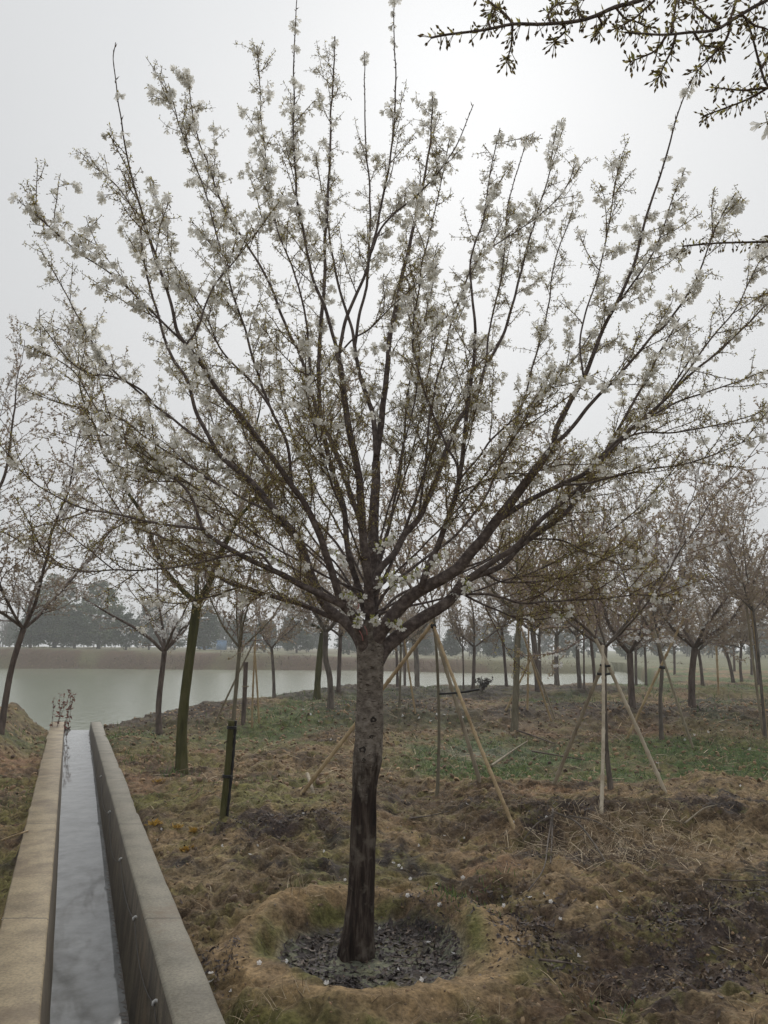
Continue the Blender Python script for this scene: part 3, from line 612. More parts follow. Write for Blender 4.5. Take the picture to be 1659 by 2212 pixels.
def build_main_tree():
    rg = np.random.default_rng(3)
    base = hit(770, 2062); Y0 = base[1]
    root = empty('cherry_tree', base, 'large cherry tree in white blossom growing from a ring of earth in the foreground', 'tree')
    # trunk
    prof = [(768, 2095, 76), (770, 2062, 69), (775, 2010, 60), (780, 1930, 53), (783, 1860, 51), (786, 1760, 50), (788, 1700, 48), (790, 1672, 53), (794, 1640, 60), (797, 1600, 57), (798, 1560, 59), (799, 1500, 54), (800, 1440, 56), (801, 1405, 60), (802, 1375, 46), (803, 1340, 34)]
    pts = np.array([at(x, y, Y0) for x, y, _ in prof]); pts[0][2] = min(pts[0][2], base[2] - .05)
    s_ = FOC / Y0 * CP
    rad = np.array([wd * .5 / s_ for _, _, wd in prof])
    P = smooth_path(pts, .012); rr = np.interp(P[:, 2], pts[:, 2], rad)
    def rf(P, a, r):
        z = P[:, 2:3] + 0 * a; A = a[None] + 0 * z
        lo = 1 - sst(.80, .95, z); zc = z * 1.0
        fur = 1 - np.abs(2 * vn(np.cos(A) * 4.2 + 9, zc * 2.2 + np.sin(A) * 4.2, 301) - 1)
        n1 = fbm(np.cos(A) * 1.5 + 5, zc * 4 + np.sin(A) * 1.5, 302, 4)
        flare = sst(.22, -.04, z - base[2]) * (.10 + .13 * np.sin(A * 4 + 1) + .08 * np.sin(A * 7))
        return r * (1 + lo * (.10 * (fur - .55) + .05 * n1) + (1 - lo) * .028 * n1 + flare)
    mb = MB(); mb.tube(P, rr, 56, rfun=rf); trunk = obj('trunk', mb, M_TRUNK, root); trunk['label'] = 'trunk, dark and furrowed below, smooth grey with knots above'
    # knots on the upper trunk
    for (x, y, s) in ((807, 1552, .017), (784, 1616, .019), (803, 1588, .011), (787, 1637, .010), (796, 1480, .009)):
        wd = np.interp(y, [p[1] for p in prof[::-1]], [p[2] for p in prof[::-1]]) * .5
        cx = np.interp(y, [p[1] for p in prof[::-1]], [p[0] for p in prof[::-1]])
        q = (x - cx) / wd; p = at(x, y, Y0); p[1] -= math.sqrt(max(.05, 1 - q * q)) * wd / s_ * .985
        nrm = unit(np.array([q, -math.sqrt(max(.05, 1 - q * q)), 0])); F = frames(nrm[None], np.zeros(1))[0]
        mb = MB(); n = 14
        for (rr_, zz) in ((1.25, -.006), (1.1, .004), (.7, .0045), (.45, -.001), (.0, -.006)): pass
        V = []; 
        for (rr_, zz) in ((1.3, -.004), (1.1, .0012), (.8, .0014), (.5, .0004), (.15, -.001)):
            for k in range(n):
                a = 2 * pi * k / n; r_ = s * rr_ * (1 + .15 * sin(a * 3 + x) + .1 * sin(a * 5 + y)); V.append(p + F @ np.array([r_ * cos(a), r_ * sin(a) * .85, zz]))
        Q = [(i * n + k, i * n + (k + 1) % n, (i + 1) * n + (k + 1) % n, (i + 1) * n + k) for i in range(4) for k in range(n)]
        V.append(p + F @ np.array([0, 0, -.002])); T = [(4 * n + k, 4 * n + (k + 1) % n, 5 * n) for k in range(n)]
        mb.add(V, Q, T); obj('knot', mb, M_KNOT, trunk)
    twigs = MB(); blos = MB(); green = MB()
    spur = []; kinds = []
    top = at(800, 1400, Y0)
    def spurs(P, s0, s1, gap, bl, tipshoot=False):
        A = along(P); L = A[-1]; s = np.arange(s0 * L, s1 * L, gap)
        if len(s) == 0: return
        s = s + rg.uniform(-.4, .4, len(s)) * gap; q, tt = sample(P, np.clip(s, 0, L))
        # flowering comes in stretches of a shoot, thickest on the outer and upper ends
        outer = np.clip((np.linalg.norm(q - top, axis=1) - 1.3) / 1.6, 0, 1)
        cl_ = vn(q[:, 0] * 3.4 + q[:, 1] * 2.3, q[:, 2] * 3.4 + q[:, 1] * 1.7, 401)
        k = np.where(rg.random(len(s)) < bl * np.clip((cl_ - .36) * 3.2, 0, 1) * (.03 + .33 * outer), 1, 0)
        if tipshoot: k = np.where(rg.random(len(s)) < .10, 1, 2)
        spur.append(np.hstack([q, tt])); kinds.append(k)
    for (nm, d0v, d1v, w0, w1, pp) in LIMBS:
        pix = np.array(pp, float); seg = along(np.hstack([pix, np.zeros((len(pix), 1))])); f = seg / seg[-1]
        pts = np.array([at(x, y, Y0 + d0v + (d1v - d0v) * ff) for (x, y), ff in zip(pp, f)])
        P = smooth_path(pts, .03)
        wob = np.stack([fbm(along(P) * 4, np.full(len(P), k * 7.0 + len(nm)), hash_(nm) + k, 2) for k in range(3)], -1); wob *= np.minimum(1, along(P) / .3)[:, None]
        P = P + wob * .011
        A = along(P); L = A[-1]; fr = A / L
        wpx = w0 + (w1 - w0) * fr ** .8; dep = P[:, 1]; r = np.maximum(wpx * .5 * dep / FOC / CP * .98, .0022)
        big = w0 > 20
        mb = MB()
        def rfl(P, a, r, sd=hash_(nm)): return r * (1 + .06 * fbm(np.cos(a)[None] * 1.3 + along(P)[:, None] * 9, np.sin(a)[None] * 1.3 + 0 * r, sd, 3))
        mb.tube(P, r, 16 if big else (10 if w0 > 10 else 7), rfun=rfl)
        obj('limb', mb, M_LIMB, root)
        whip = w1 <= 2.5 and nm in ('L1a1', 'L4a', 'R1a', 'L4c', 'R4c', 'L4b', 'L9b')
        outer0 = .12 if L > 1.2 else .05
        if w0 < 20: spurs(P, .35, .985 if not whip else .68, .028, .9)
        if whip: spurs(P, .68, 1.0, .034, .0, True)
        tipS = sample(P, np.array([L - .01]))
        if nm not in ('L1a1', 'L4a', 'L4c'):
            for k in range(4): spur.append(np.hstack(sample(P, np.array([L - .02 - k * .025])))); kinds.append(np.array([1]))
        # side branches
        if w0 > 30 or nm == 'L1': sp_ = None
        else:
            s = rg.uniform(.10, .2) + (outer0 if not nm.startswith(('B', 'R5', 'R6', 'R7', 'R8', 'R9')) else .30) * L
            smax = L * (.97 if not whip else .66)
            while s < smax:
                q, tt = sample(P, np.array([s])); q, tt = q[0], tt[0]
                out_ = unit((q - top) * np.array([1, 1, .3])) * .6
                v = perp(tt, rg, .35, out_); an = R(rg.uniform(20, 55)); d = tt * cos(an) + v * sin(an)
                far_ = float(np.clip((np.linalg.norm(q - top) - 1.55) / .7, 0, 1))
                Lc = rg.uniform(.16, .74) * (1.0 - .35 * s / L) * (.75 + .25 * min(1, L)) * (1 - .36 * far_)
                C = grow(q, d, Lc, rg, .55, .04, .34); rc = min(.0042, .0020 + .0045 * Lc)
                twigs.tube(C, np.linspace(rc, .0016, len(C)), 5, cap=False)
                spurs(C, .10, 1.0, .027, .95)
                if rg.random() < .12: spur.append(np.hstack(sample(C, np.array([Lc * .96])))); kinds.append(np.array([1]))
                g = .05
                while g < Lc * .93:
                    q2, t2 = sample(C, np.array([g])); q2, t2 = q2[0], t2[0]; v2 = perp(t2, rg, .2); an = R(rg.uniform(30, 70))
                    Lg = rg.uniform(.05, .20) * (1.1 - .5 * g / Lc)
                    G = grow(q2, t2 * cos(an) + v2 * sin(an), Lg, rg, .4, .035, .6); twigs.tube(G, np.linspace(.0022, .0012, len(G)), 4, cap=False)
                    spurs(G, .2, 1.0, .025, .95)
                    g += rg.uniform(.04, .10)
                s += rg.uniform(.038, .098) * (1 + .45 * far_)
    # small flowering twigs springing from the fork, facing the camera
    for (x, y, dd, tx, ty) in ((798, 1275, -.12, 850, 1240), (810, 1290, -.1, 905, 1235), (905, 1262, -.3, 880, 1180), (800, 1300, -.12, 745, 1280), (795, 1330, -.12, 812, 1345), (780, 1320, -.1, 770, 1345), (830, 1345, -.1, 868, 1350), (760, 1235, -.1, 705, 1180), (640, 1230, -.3, 540, 1190), (905, 1250, -.25, 960, 1195), (800, 1200, -.2, 850, 1160), (820, 1290, -.15, 890, 1245), (1010, 1240, 0, 1010, 1275), (1170, 1320, -.1, 1215, 1330)):
        a = at(x, y, Y0 + dd); b_ = at(tx, ty, Y0 + dd - .16); C = smooth_path([a, (a + b_) * .5 + np.array([0, 0, .015]), b_], .03)
        twigs.tube(C, np.linspace(.003, .0018, len(C)), 5, cap=False); L = along(C)[-1]
        for s in np.linspace(L * .35, L, 5): spur.append(np.hstack(sample(C, np.array([s])))); kinds.append(np.array([3 if rg.random() < .7 else 0]))
    SPU = np.vstack(spur); K = np.concatenate(kinds)
    dress(SPU, K, blos, green, .84, rg)
    print('main tree spurs', len(SPU), 'blossoming', int((K == 1).sum()))
    tag(obj('twigs', twigs, M_TWIG, root), kind='stuff'); tag(obj('blossoms', blos, M_PETAL, root, smooth=False), kind='stuff'); tag(obj('leaf_buds', green, M_BUD, root, smooth=False), kind='stuff')
    # ribbon at the fork
    rroot = empty('ribbon', at(780, 1340, Y0 - .15), 'faded red plastic ribbon ends hanging at the fork of the blossoming tree', 'ribbon')
    for (p, q, r_) in (((776, 1362), (784, 1384), 3), ((775, 1304), (770, 1318), 2.2), ((787, 1352), (793, 1372), 2.2)):
        a = at(*p, Y0 - .15); b_ = at(*q, Y0 - .16); m_ = (a + b_) / 2 + np.array([.006, -.01, 0]); C = smooth_path([a, m_, b_], .01); w_ = np.array([.0026, .001, 0])
        rt = MB(); V = np.vstack([C - w_, C + w_, C - w_ + [0, .001, 0], C + w_ + [0, .001, 0]]); n = len(C)
        rt.add(V, [(i, n + i, n + i + 1, i + 1) for i in range(n - 1)] + [(2 * n + i, 2 * n + i + 1, 3 * n + i + 1, 3 * n + i) for i in range(n - 1)] + [(0, 2 * n, 3 * n, n), (n - 1, 2 * n - 1, 4 * n - 1, 3 * n - 1)] + [(i, i + 1, 2 * n + i + 1, 2 * n + i) for i in range(n - 1)]); obj('ribbon_end', rt, M_RIB, rroot)
def hash_(s): return sum(ord(c) * (i * 7 + 3) for i, c in enumerate(s)) % 997
build_main_tree()

# ---------------------------------------------------------------- overhanging tree, trunk outside the frame on the right
def build_overhang():
    rg = np.random.default_rng(17)
    base = ground(2.75, 2.0); root = empty('cherry_tree', base, 'cherry tree whose budding branches hang into the top right corner', 'tree')
    F = base + np.array([-.05, .02, 1.75]); mb = MB(); P = smooth_path([base - [0, 0, .1], base + [.03, 0, .8], F], .04); mb.tube(P, np.interp(P[:, 2], [base[2], base[2] + .4, F[2]], [.11, .08, .075]), 20); obj('trunk', mb, M_BG['dark'], root)
    tw = MB(); bl = MB(); gr = MB(); spur = []; kinds = []
    A0 = at(1530, -60, 2.2); B0 = at(1720, -30, 2.1); C0 = at(1760, 230, 2.3); D0 = at(1760, 515, 2.9)
    BR = [
     ([F, F + [-.35, .05, .75], A0 + [.35, .0, .05], A0, at(1384, 0, 2.2), at(1329, 15, 2.2), at(1264, 42, 2.2), at(1179, 52, 2.2), at(1109, 52, 2.2), at(1044, 65, 2.2), at(964, 75, 2.2), at(930, 82, 2.2)], .035, .0035, 1),
     ([F, F + [-.3, .0, .55], B0, at(1659, 0, 2.1), at(1629, 15, 2.1), at(1579, 45, 2.1), at(1544, 65, 2.1), at(1489, 70, 2.1), at(1429, 75, 2.1), at(1349, 70, 2.1)], .035, .003, 1),
     ([F, F + [-.3, .1, .4], C0, at(1690, 200, 2.3), at(1659, 186, 2.3), at(1644, 150, 2.3), at(1624, 75, 2.25), at(1610, 40, 2.2)], .03, .003, 1),
     ([F, F + [-.1, .45, .3], D0, at(1659, 522, 2.9), at(1554, 525, 2.9), at(1474, 532, 2.9)], .02, .0035, 0),
     ([F, F + [.4, .2, .9], F + [.8, .5, 2.2], F + [1.0, .6, 3.3]], .04, .006, 2), ([F, F + [.3, -.5, .9], F + [.7, -1.1, 2.1], F + [.9, -1.5, 3.0]], .04, .006, 2), ([F, F + [.02, .1, 1.2], F + [.1, .2, 3.2]], .04, .006, 2)]
    for pts, r0, r1, kd in BR:
        P = smooth_path(np.array(pts), .03); A = along(P); mb = MB(); fr = A / A[-1]
        rr = r0 + (r1 - r0) * fr ** .6
        mb.tube(P, np.maximum(rr, .0025), 9, rfun=lambda P, a, r: r * (1 + .12 * fbm(np.cos(a)[None] + along(P)[:, None] * 14, np.sin(a)[None] + 0 * r, 5, 2))); obj('limb', mb, M_LIMB, root)
        if kd == 2:
            for k in range(9):
                s = A[-1] * rg.uniform(.3, .98); q, tt = sample(P, np.array([s])); C = grow(q[0], unit(tt[0] + perp(tt[0], rg, .3) * .8), rg.uniform(.3, .8), rg, .5, .05, .4); tw.tube(C, np.linspace(.006, .002, len(C)), 5, cap=False)
                for s in np.arange(.1, along(C)[-1], .06): spur.append(np.hstack(sample(C, np.array([s])))); kinds.append(0)
        else:
            lo = .40 if kd else .5
            for k in range(9):
                s = A[-1] * rg.uniform(.10, .38); q, tt = sample(P, np.array([s])); C = grow(q[0], unit(tt[0] + perp(tt[0], rg, .6) * .9), rg.uniform(.2, .5), rg, .5, .05, .4); tw.tube(C, np.linspace(.005, .002, len(C)), 5, cap=False)
                for s in np.arange(.08, along(C)[-1], .05): spur.append(np.hstack(sample(C, np.array([s])))); kinds.append(0)
            for s in np.arange(A[-1] * lo, A[-1] * .99, .028): spur.append(np.hstack(sample(P, np.array([s])))); kinds.append(0)
            for s in A[-1] - np.array([.005, .02, .035, .05]): spur.append(np.hstack(sample(P, np.array([s])))); kinds.append(0)
    SUB = [((1109, 52), (1085, 25), (1054, 0), (1020, -50), 2.2), ((1107, 55), (1106, 80), (1104, 100), (1094, 135), 2.2), ((1215, 52), (1222, 66), (1200, 88), (1198, 92), 2.2), ((1579, 45), (1569, 85), (1539, 120), (1505, 155), 2.1), ((1439, 77), (1419, 107), (1395, 120), (1360, 134), 2.1), ((1460, 75), (1450, 110), (1440, 130), (1423, 168), 2.1),
           ((1659, 190), (1614, 215), (1554, 238), (1520, 250), 2.3), ((1655, 190), (1609, 195), (1570, 192), (1545, 189), 2.3), ((1415, 0), (1395, 18), (1370, 40), (1330, 62), 2.15), ((1500, 72), (1515, 95), (1530, 100), (1560, 105), 2.1), ((1560, 60), (1520, 30), (1500, 10), (1490, -30), 2.1), ((1600, 30), (1630, 55), (1650, 60), (1670, 70), 2.1), ((1575, 50), (1590, 0), (1595, -20), (1600, -40), 2.1), ((1450, 72), (1455, 40), (1460, 10), (1465, -20), 2.1), ((1329, 15), (1350, 40), (1370, 45), (1400, 60), 2.2), ((1190, 52), (1185, 30), (1200, 12), (1210, 5), 2.2), ((1260, 43), (1250, 22), (1245, 10), (1240, 6), 2.2), ((1290, 32), (1300, 50), (1298, 60), (1290, 70), 2.2), ((1060, 62), (1055, 45), (1065, 30), (1070, 20), 2.2), ((1644, 150), (1655, 130), (1662, 120), (1680, 110), 2.3)]
    for q in SUB:
        C = smooth_path([at(x, y, q[4] + .02 * i) for i, (x, y) in enumerate(q[:4])], .02); tw.tube(C, np.linspace(.0045, .002, len(C)), 6, cap=False); L = along(C)[-1]
        for s in np.arange(L * .15, L, .018): spur.append(np.hstack(sample(C, np.array([s])))); kinds.append(0)
        for k in range(3): spur.append(np.hstack(sample(C, np.array([L - .008 * k])))); kinds.append(0)
    # nearest flowers at the right edge
    for (x, y, Y) in ((1654, 250, 3.0), (1660, 262, 3.0), (1645, 525, 3.6)):
        p = at(x, y, Y); spur.append(np.hstack([p, [0, 0, 1.]])[None]); kinds.append(1)
    dress(np.vstack(spur), np.array(kinds), bl, gr, 1.3, rg, .7)
    tag(obj('twigs', tw, M_TWIG, root), kind='stuff'); tag(obj('leaf_buds', gr, M_BUD, root, smooth=False), kind='stuff'); tag(obj('blossoms', bl, M_PETAL, root, smooth=False), kind='stuff')
build_overhang()

# ---------------------------------------------------------------- orchard trees behind
T_SPUR = (np.array([(0, 0, 0), (.010, .003, .018), (-.010, .003, .018), (0, .0, .042), (0, 0, 0), (.003, .012, .015), (.003, -.012, .015), (0.01, 0, .034)]), np.array([(0, 1, 3), (0, 3, 2), (4, 5, 7), (4, 7, 6)]))
def orchard_tree(name, pts, wpx, height, spread, nl, bloom, bk, label, seed, dens=1.0, ymax=39, leader=False, pos=None, group='orchard trees behind the large cherry'):
    rg = np.random.default_rng(seed)
    base = hit(*pts[0], ymax) if pos is None else ground(*pos)
    Y0 = base[1]; root = empty(name, base, label, 'tree', group)
    r0 = wpx * .5 * Y0 / FOC / CP
    if pos is None:
        tp = [base - [0, 0, .12]] + [at(x, y, Y0) if i else base for i, (x, y) in enumerate(pts)]
        tp = [p if i < 2 else p + np.array([0, .02 * i, 0]) for i, p in enumerate(tp)]
    else: tp = [base - [0, 0, .12], base, base + [pts[0] * .5, .0, 1.0], base + [pts[0], .03, pts[1]]]
    P = smooth_path(tp, .05); mb = MB(); A = along(P)
    r = np.interp(A / A[-1], [0, .10, .25, .9, 1], [r0 * 1.4, r0 * 1.12, r0 * .95, r0 * .88, r0 * .9])
    mb.tube(P, r, 14, rfun=lambda P, a, rr: rr * (1 + .10 * fbm(np.cos(a)[None] * 1.2 + along(P)[:, None] * 4, np.sin(a)[None] * 1.2 + 0 * rr, seed, 3))); 
    F = P[-1]; mx_ = base[2] + height; far = max(1.0, Y0 / 14.0)
    tw = MB(); cr_ = MB(); bl = MB(); spur = []; rfork = r0 * .85
    az0 = rg.uniform(0, 6.28)
    for k in range(nl + (1 if leader else 0)):
        lead = leader and k == nl
        az = az0 + k * 2 * pi / nl + rg.uniform(-.4, .4); th = R(rg.uniform(38, 62)) if not lead else R(6)
        d = np.array([sin(th) * cos(az), sin(th) * sin(az), cos(th)])
        L = (mx_ - F[2]) * rg.uniform(.85, 1.05) / (.62 if not lead else .95) * (.9 if not lead else 1)
        L = min(L, spread * 1.9 if not lead else 9)
        Q = grow(F - d * rfork * .5, d, L, rg, .32 if not lead else .05, .10, .22)
        rl = rfork * rg.uniform(.55, .72); AQ = along(Q)
        mb.tube(Q, np.maximum(rl * (1 - AQ / AQ[-1]) ** .8, .004), 8, cap=False)
        s = .22
        while s < L * .97:
            q, tt = sample(Q, np.array([s])); q, tt = q[0], tt[0]; an = R(rg.uniform(25, 60)); d2 = tt * cos(an) + perp(tt, rg, .25) * sin(an)
            Lc = rg.uniform(.45, 1.25) * (1.05 - .6 * s / L) * spread / 2.0; C = grow(q, d2, Lc, rg, .45, .09, .4); tw.tube(C, np.linspace(.009 * (1.1 - .6 * s / L), .0025, len(C)), 4, cap=False)
            spur.append(np.hstack(sample(C, rg.uniform(.15, 1, int(Lc * 36 * dens)) * Lc)))
            g = .12
            while g < Lc * .95:
                q2, t2 = sample(C, np.array([g])); q2, t2 = q2[0], t2[0]; an = R(rg.uniform(25, 65)); Lg = rg.uniform(.15, .5) * (1.1 - .5 * g / Lc)
                G = grow(q2, t2 * cos(an) + perp(t2, rg, .2) * sin(an), Lg, rg, .4, .08, .5); tw.tube(G, np.linspace(.0036, .0016, len(G)), 3, cap=False)
                spur.append(np.hstack(sample(G, rg.uniform(.15, 1, int(Lg * 55 * dens) + 1) * Lg)))
                g += rg.uniform(.06, .14) / dens ** .5
            s += rg.uniform(.09, .2) / dens ** .5
    obj('trunk', mb, M_BG[bk], root)
    S = np.vstack(spur); n = len(S); Z = S[:, 3:6] * .5 + rg.normal(size=(n, 3)) * .7 + np.array([0, 0, -.15])
    base_c = np.array([.42, .345, .30]); c = base_c + (np.array([.36, .30, .17]) - base_c) * rg.random((n, 1)) ** 1.5
    isb = (rg.random(n) < .42 * bloom * np.clip((vn(S[:, 0] * 2 + S[:, 1], S[:, 2] * 2, seed) - .35) * 4, 0, 1.6))
    M = frames(Z, rg.uniform(0, 6.28, n)) * (rg.uniform(.55, 1.05, n) * min(1.4, .7 + .3 * far))[:, None, None]
    tw.m = 1; tw.inst(T_SPUR[0], T_SPUR[1], S[~isb, :3], M[~isb], c[~isb])
    obj('crown', tw, [M_BGTWIG, M_BUD], root, smooth=False)
    if isb.any():
        i = np.repeat(np.nonzero(isb)[0], 2); Z = rg.normal(size=(len(i), 3)) * .7 + np.array([0, 0, -.8]); M = frames(Z, rg.uniform(0, 6, len(i))) * rg.uniform(.8, 1.3, len(i))[:, None, None]
        bl.inst(T_FL[0], T_FL[1], S[i, :3] + rg.normal(size=(len(i), 3)) * .012, M, np.full((len(i), 3), .74)); tag(obj('blossoms', bl, M_PETAL, root, smooth=False), kind='stuff')
    return root
# (picture points from base to fork, trunk width, height, spread, limbs, bloom, bark, label)
TREES = [
 ('cherry_tree', [(1, 1584), (10, 1510), (22, 1440), (46, 1357)], 13, 5.6, 2.3, 5, .25, 'dark', 'leaning dark cherry tree at the left edge, rooted on the soil mound beside the channel', 0),
 ('cherry_tree', [(344, 1586), (341, 1530), (348, 1455), (353, 1407)], 12.5, 4.3, 1.35, 5, .8, 'dark', 'small dark cherry tree dotted with blossom at the pond edge, left of the mossy trunk', 1),
 ('cherry_tree', [(392, 1668), (392, 1570), (405, 1440), (423, 1303)], 22, 6.2, 2.3, 4, .2, 'moss', 'tall cherry tree with a green mossy curved trunk right of the channel', 0),
 ('sapling', [(497, 1640), (503, 1560), (510, 1470), (516, 1400)], 9, 4.0, 1.2, 4, .1, 'pale', 'slim pale sapling rising behind the short wooden stake', 1),
 ('cherry_tree', [(592, 1507), (590, 1450), (586, 1400)], 7, 4.6, 1.6, 4, .1, 'grey', 'small grey tree alone on the pond shore right of the dead post', 0),
 ('cherry_tree', [(685, 1507), (688, 1440), (697, 1362)], 14, 5.6, 2.0, 4, .05, 'moss', 'greenish straight tree left of the forked grey one near the pond', 0),
 ('cherry_tree', [(714, 1530), (712, 1465), (703, 1420), (703, 1366)], 12.5, 5.2, 2.0, 4, .15, 'grey', 'grey tree with a crooked forked trunk just left of the large trunk', 0),
 ('cherry_tree', [(731, 1493), (733, 1430), (735, 1375)], 9, 5.6, 1.9, 4, .05, 'dark', 'dark straight tree between the forked grey tree and the large trunk', 0),
 ('cherry_tree', [(859, 1482), (857, 1420), (854, 1370)], 6, 5.0, 1.8, 4, .05, 'dark', 'thin dark tree close to the right side of the large trunk', 0),
 ('cherry_tree', [(875, 1480), (874, 1430), (873, 1390)], 6.5, 5.0, 1.8, 4, .05, 'dark', 'dark tree between the thin dark one and the thick grey trunk by the pond', 0),
 ('cherry_tree', [(902, 1482), (900, 1430), (895, 1388)], 12, 5.5, 2.2, 5, .05, 'grey', 'thick grey trunk on the pond bank right of the large tree', 0),
 ('sapling', [(863, 1529), (865, 1450), (866, 1397)], 5, 3.6, 1.0, 3, .05, 'pale', 'thin pale sapling braced by a leaning cane right of the large trunk', 1),
 ('sapling', [(945, 1715), (949, 1600), (946, 1450), (938, 1330)], 6.5, 4.2, 1.3, 4, .1, 'pale', 'thin pale sapling inside the tall bamboo tripod right of the large trunk', 1),
 ('cherry_tree', [(1022, 1489), (1024, 1440), (1025, 1398)], 7.5, 4.6, 1.8, 3, .0, 'dark', 'dark tree with an open Y fork above the little shrub', 0),
 ('sapling', [(1001, 1487), (1001, 1440), (1000, 1400)], 3.5, 3.8, 1.0, 3, .0, 'dark', 'very thin dark sapling left of the Y forked tree', 1),
 ('cherry_tree', [(1094, 1482), (1090, 1420), (1084, 1357)], 6.5, 5.4, 1.9, 4, .05, 'dark', 'slim dark tree left of the pale greenish trunk', 0),
 ('cherry_tree', [(1111, 1578), (1116, 1470), (1119, 1390), (1126, 1320)], 14, 5.4, 2.0, 4, .1, 'pale', 'pale greenish leaning tree right of the tall bamboo tripod', 0),
 ('cherry_tree', [(1163, 1494), (1158, 1430), (1152, 1365)], 13, 5.6, 2.2, 4, .05, 'dark', 'leaning brown tree rooted on the low mound in the middle distance', 0),
 ('cherry_tree', [(1167, 1478), (1166, 1430), (1165, 1375)], 7, 5.6, 2.0, 4, .0, 'dark', 'dark tree right behind the leaning brown one', 0),
 ('cherry_tree', [(1203, 1480), (1202, 1430), (1203, 1373)], 10, 5.6, 2.2, 4, .05, 'grey', 'upright grey tree with a knobbly trunk right of the leaning brown one', 0),
 ('cherry_tree', [(1253, 1487), (1249, 1430), (1248, 1375)], 9, 5.4, 2.1, 4, .0, 'grey', 'grey green tree second right of the knobbly trunk', 0),
 ('sapling', [(1262, 1487), (1262, 1430), (1262, 1375)], 4, 4.2, 1.2, 3, .0, 'dark', 'thin sapling close beside the grey green tree in the middle distance', 0),
 ('cherry_tree', [(1285, 1481), (1282, 1430), (1276, 1370)], 7, 5.4, 2.0, 4, .0, 'dark', 'dark tree just left of the thick vertical bamboo pole', 0),
 ('sapling', [(1319, 1703), (1311, 1600), (1309, 1480), (1312, 1399)], 10.5, 4.2, 1.5, 5, .35, 'grey', 'young cherry tree held by three bamboo poles on the right, white flowers among its twigs', 1),
 ('cherry_tree', [(1366, 1528), (1364, 1465), (1362, 1411)], 14.5, 5.6, 2.2, 4, .1, 'dark', 'thick dark trunk forking low behind the propped young tree', 0),
 ('cherry_tree', [(1374, 1480), (1374, 1430), (1374, 1405)], 6, 5.4, 2.0, 4, .0, 'dark', 'dark tree hidden behind the thick low forking trunk', 0),
 ('cherry_tree', [(1396, 1480), (1395, 1430), (1393, 1390)], 5, 5.2, 1.9, 4, .0, 'dark', 'slender dark tree right of the thick low forking trunk', 0),
 ('sapling', [(1429, 1595), (1428, 1510), (1432, 1440), (1421, 1370)], 8.5, 4.6, 1.6, 4, .1, 'grey', 'grey young tree between two crossing bamboo canes at the right', 1),
 ('cherry_tree', [(1495, 1527), (1496, 1460), (1503, 1400)], 14.5, 6.0, 2.4, 4, .15, 'dark', 'broad vase shaped tree with a dark V fork at the right', 0),
 ('cherry_tree', [(1518, 1480), (1515, 1440), (1510, 1405)], 7, 5.6, 2.0, 4, .0, 'dark', 'dark tree behind the broad V forked tree', 0),
 ('cherry_tree', [(1584, 1474), (1576, 1430), (1564, 1395)], 7, 5.2, 2.0, 4, .0, 'dark', 'left leaning dark tree far at the right', 0),
 ('cherry_tree', [(1602, 1472), (1600, 1440), (1602, 1400)], 6, 5.2, 1.8, 4, .0, 'dark', 'dark upright tree next to the left leaning one far at the right', 0),
 ('cherry_tree', [(1640, 1478), (1636, 1430), (1630, 1360)], 7, 5.8, 2.1, 5, .05, 'dark', 'dark tree behind the twin bamboo canes at the right edge', 0),
 ('sapling', [(1654, 1594), (1648, 1500), (1640, 1400), (1632, 1320)], 6, 5.4, 1.8, 4, .05, 'grey', 'thin grey tree tied to twin bamboo canes at the right edge', 1),
]
for i, (nm, pts, wpx, h, sp_, nl, bloom, bk, lab, ld_) in enumerate(TREES):
    orchard_tree(nm, pts, wpx, h, sp_, nl, bloom, bk, lab, 500 + i * 13, .5 if i == 1 else 1.0 if i in (0, 2, 3, 12, 23) else 1.25, leader=bool(ld_))
orchard_tree('cherry_tree', (.15, 1.7), 22, 5.4, 2.5, 5, .15, 'dark', 'cherry tree at the left whose bare budding limbs reach in from outside the frame', 901, .9, pos=(-7.0, 11.2))
orchard_tree('cherry_tree', (-.2, 1.8), 14, 6.0, 2.4, 5, .05, 'dark', 'hazy tree whose crown fills the right edge above the bamboo canes', 902, .8, pos=(11.9, 21.5))
for k, (x, y, lb) in enumerate(((15.5, 44, 'hazy tree at the right end of the pond, nearest the water'), (18.5, 50, 'hazy tree beyond the right end of the pond, second from the water'), (22.0, 47, 'hazy tree between the pond end and the far right thicket'), (25, 56, 'hazy tree in the far right thicket, farthest from the camera'))):
    orchard_tree('cherry_tree', (.1, 1.7), 5, 5.6, 2.2, 4, .0, 'dark', lb, 920 + k, .6, pos=(x, y))

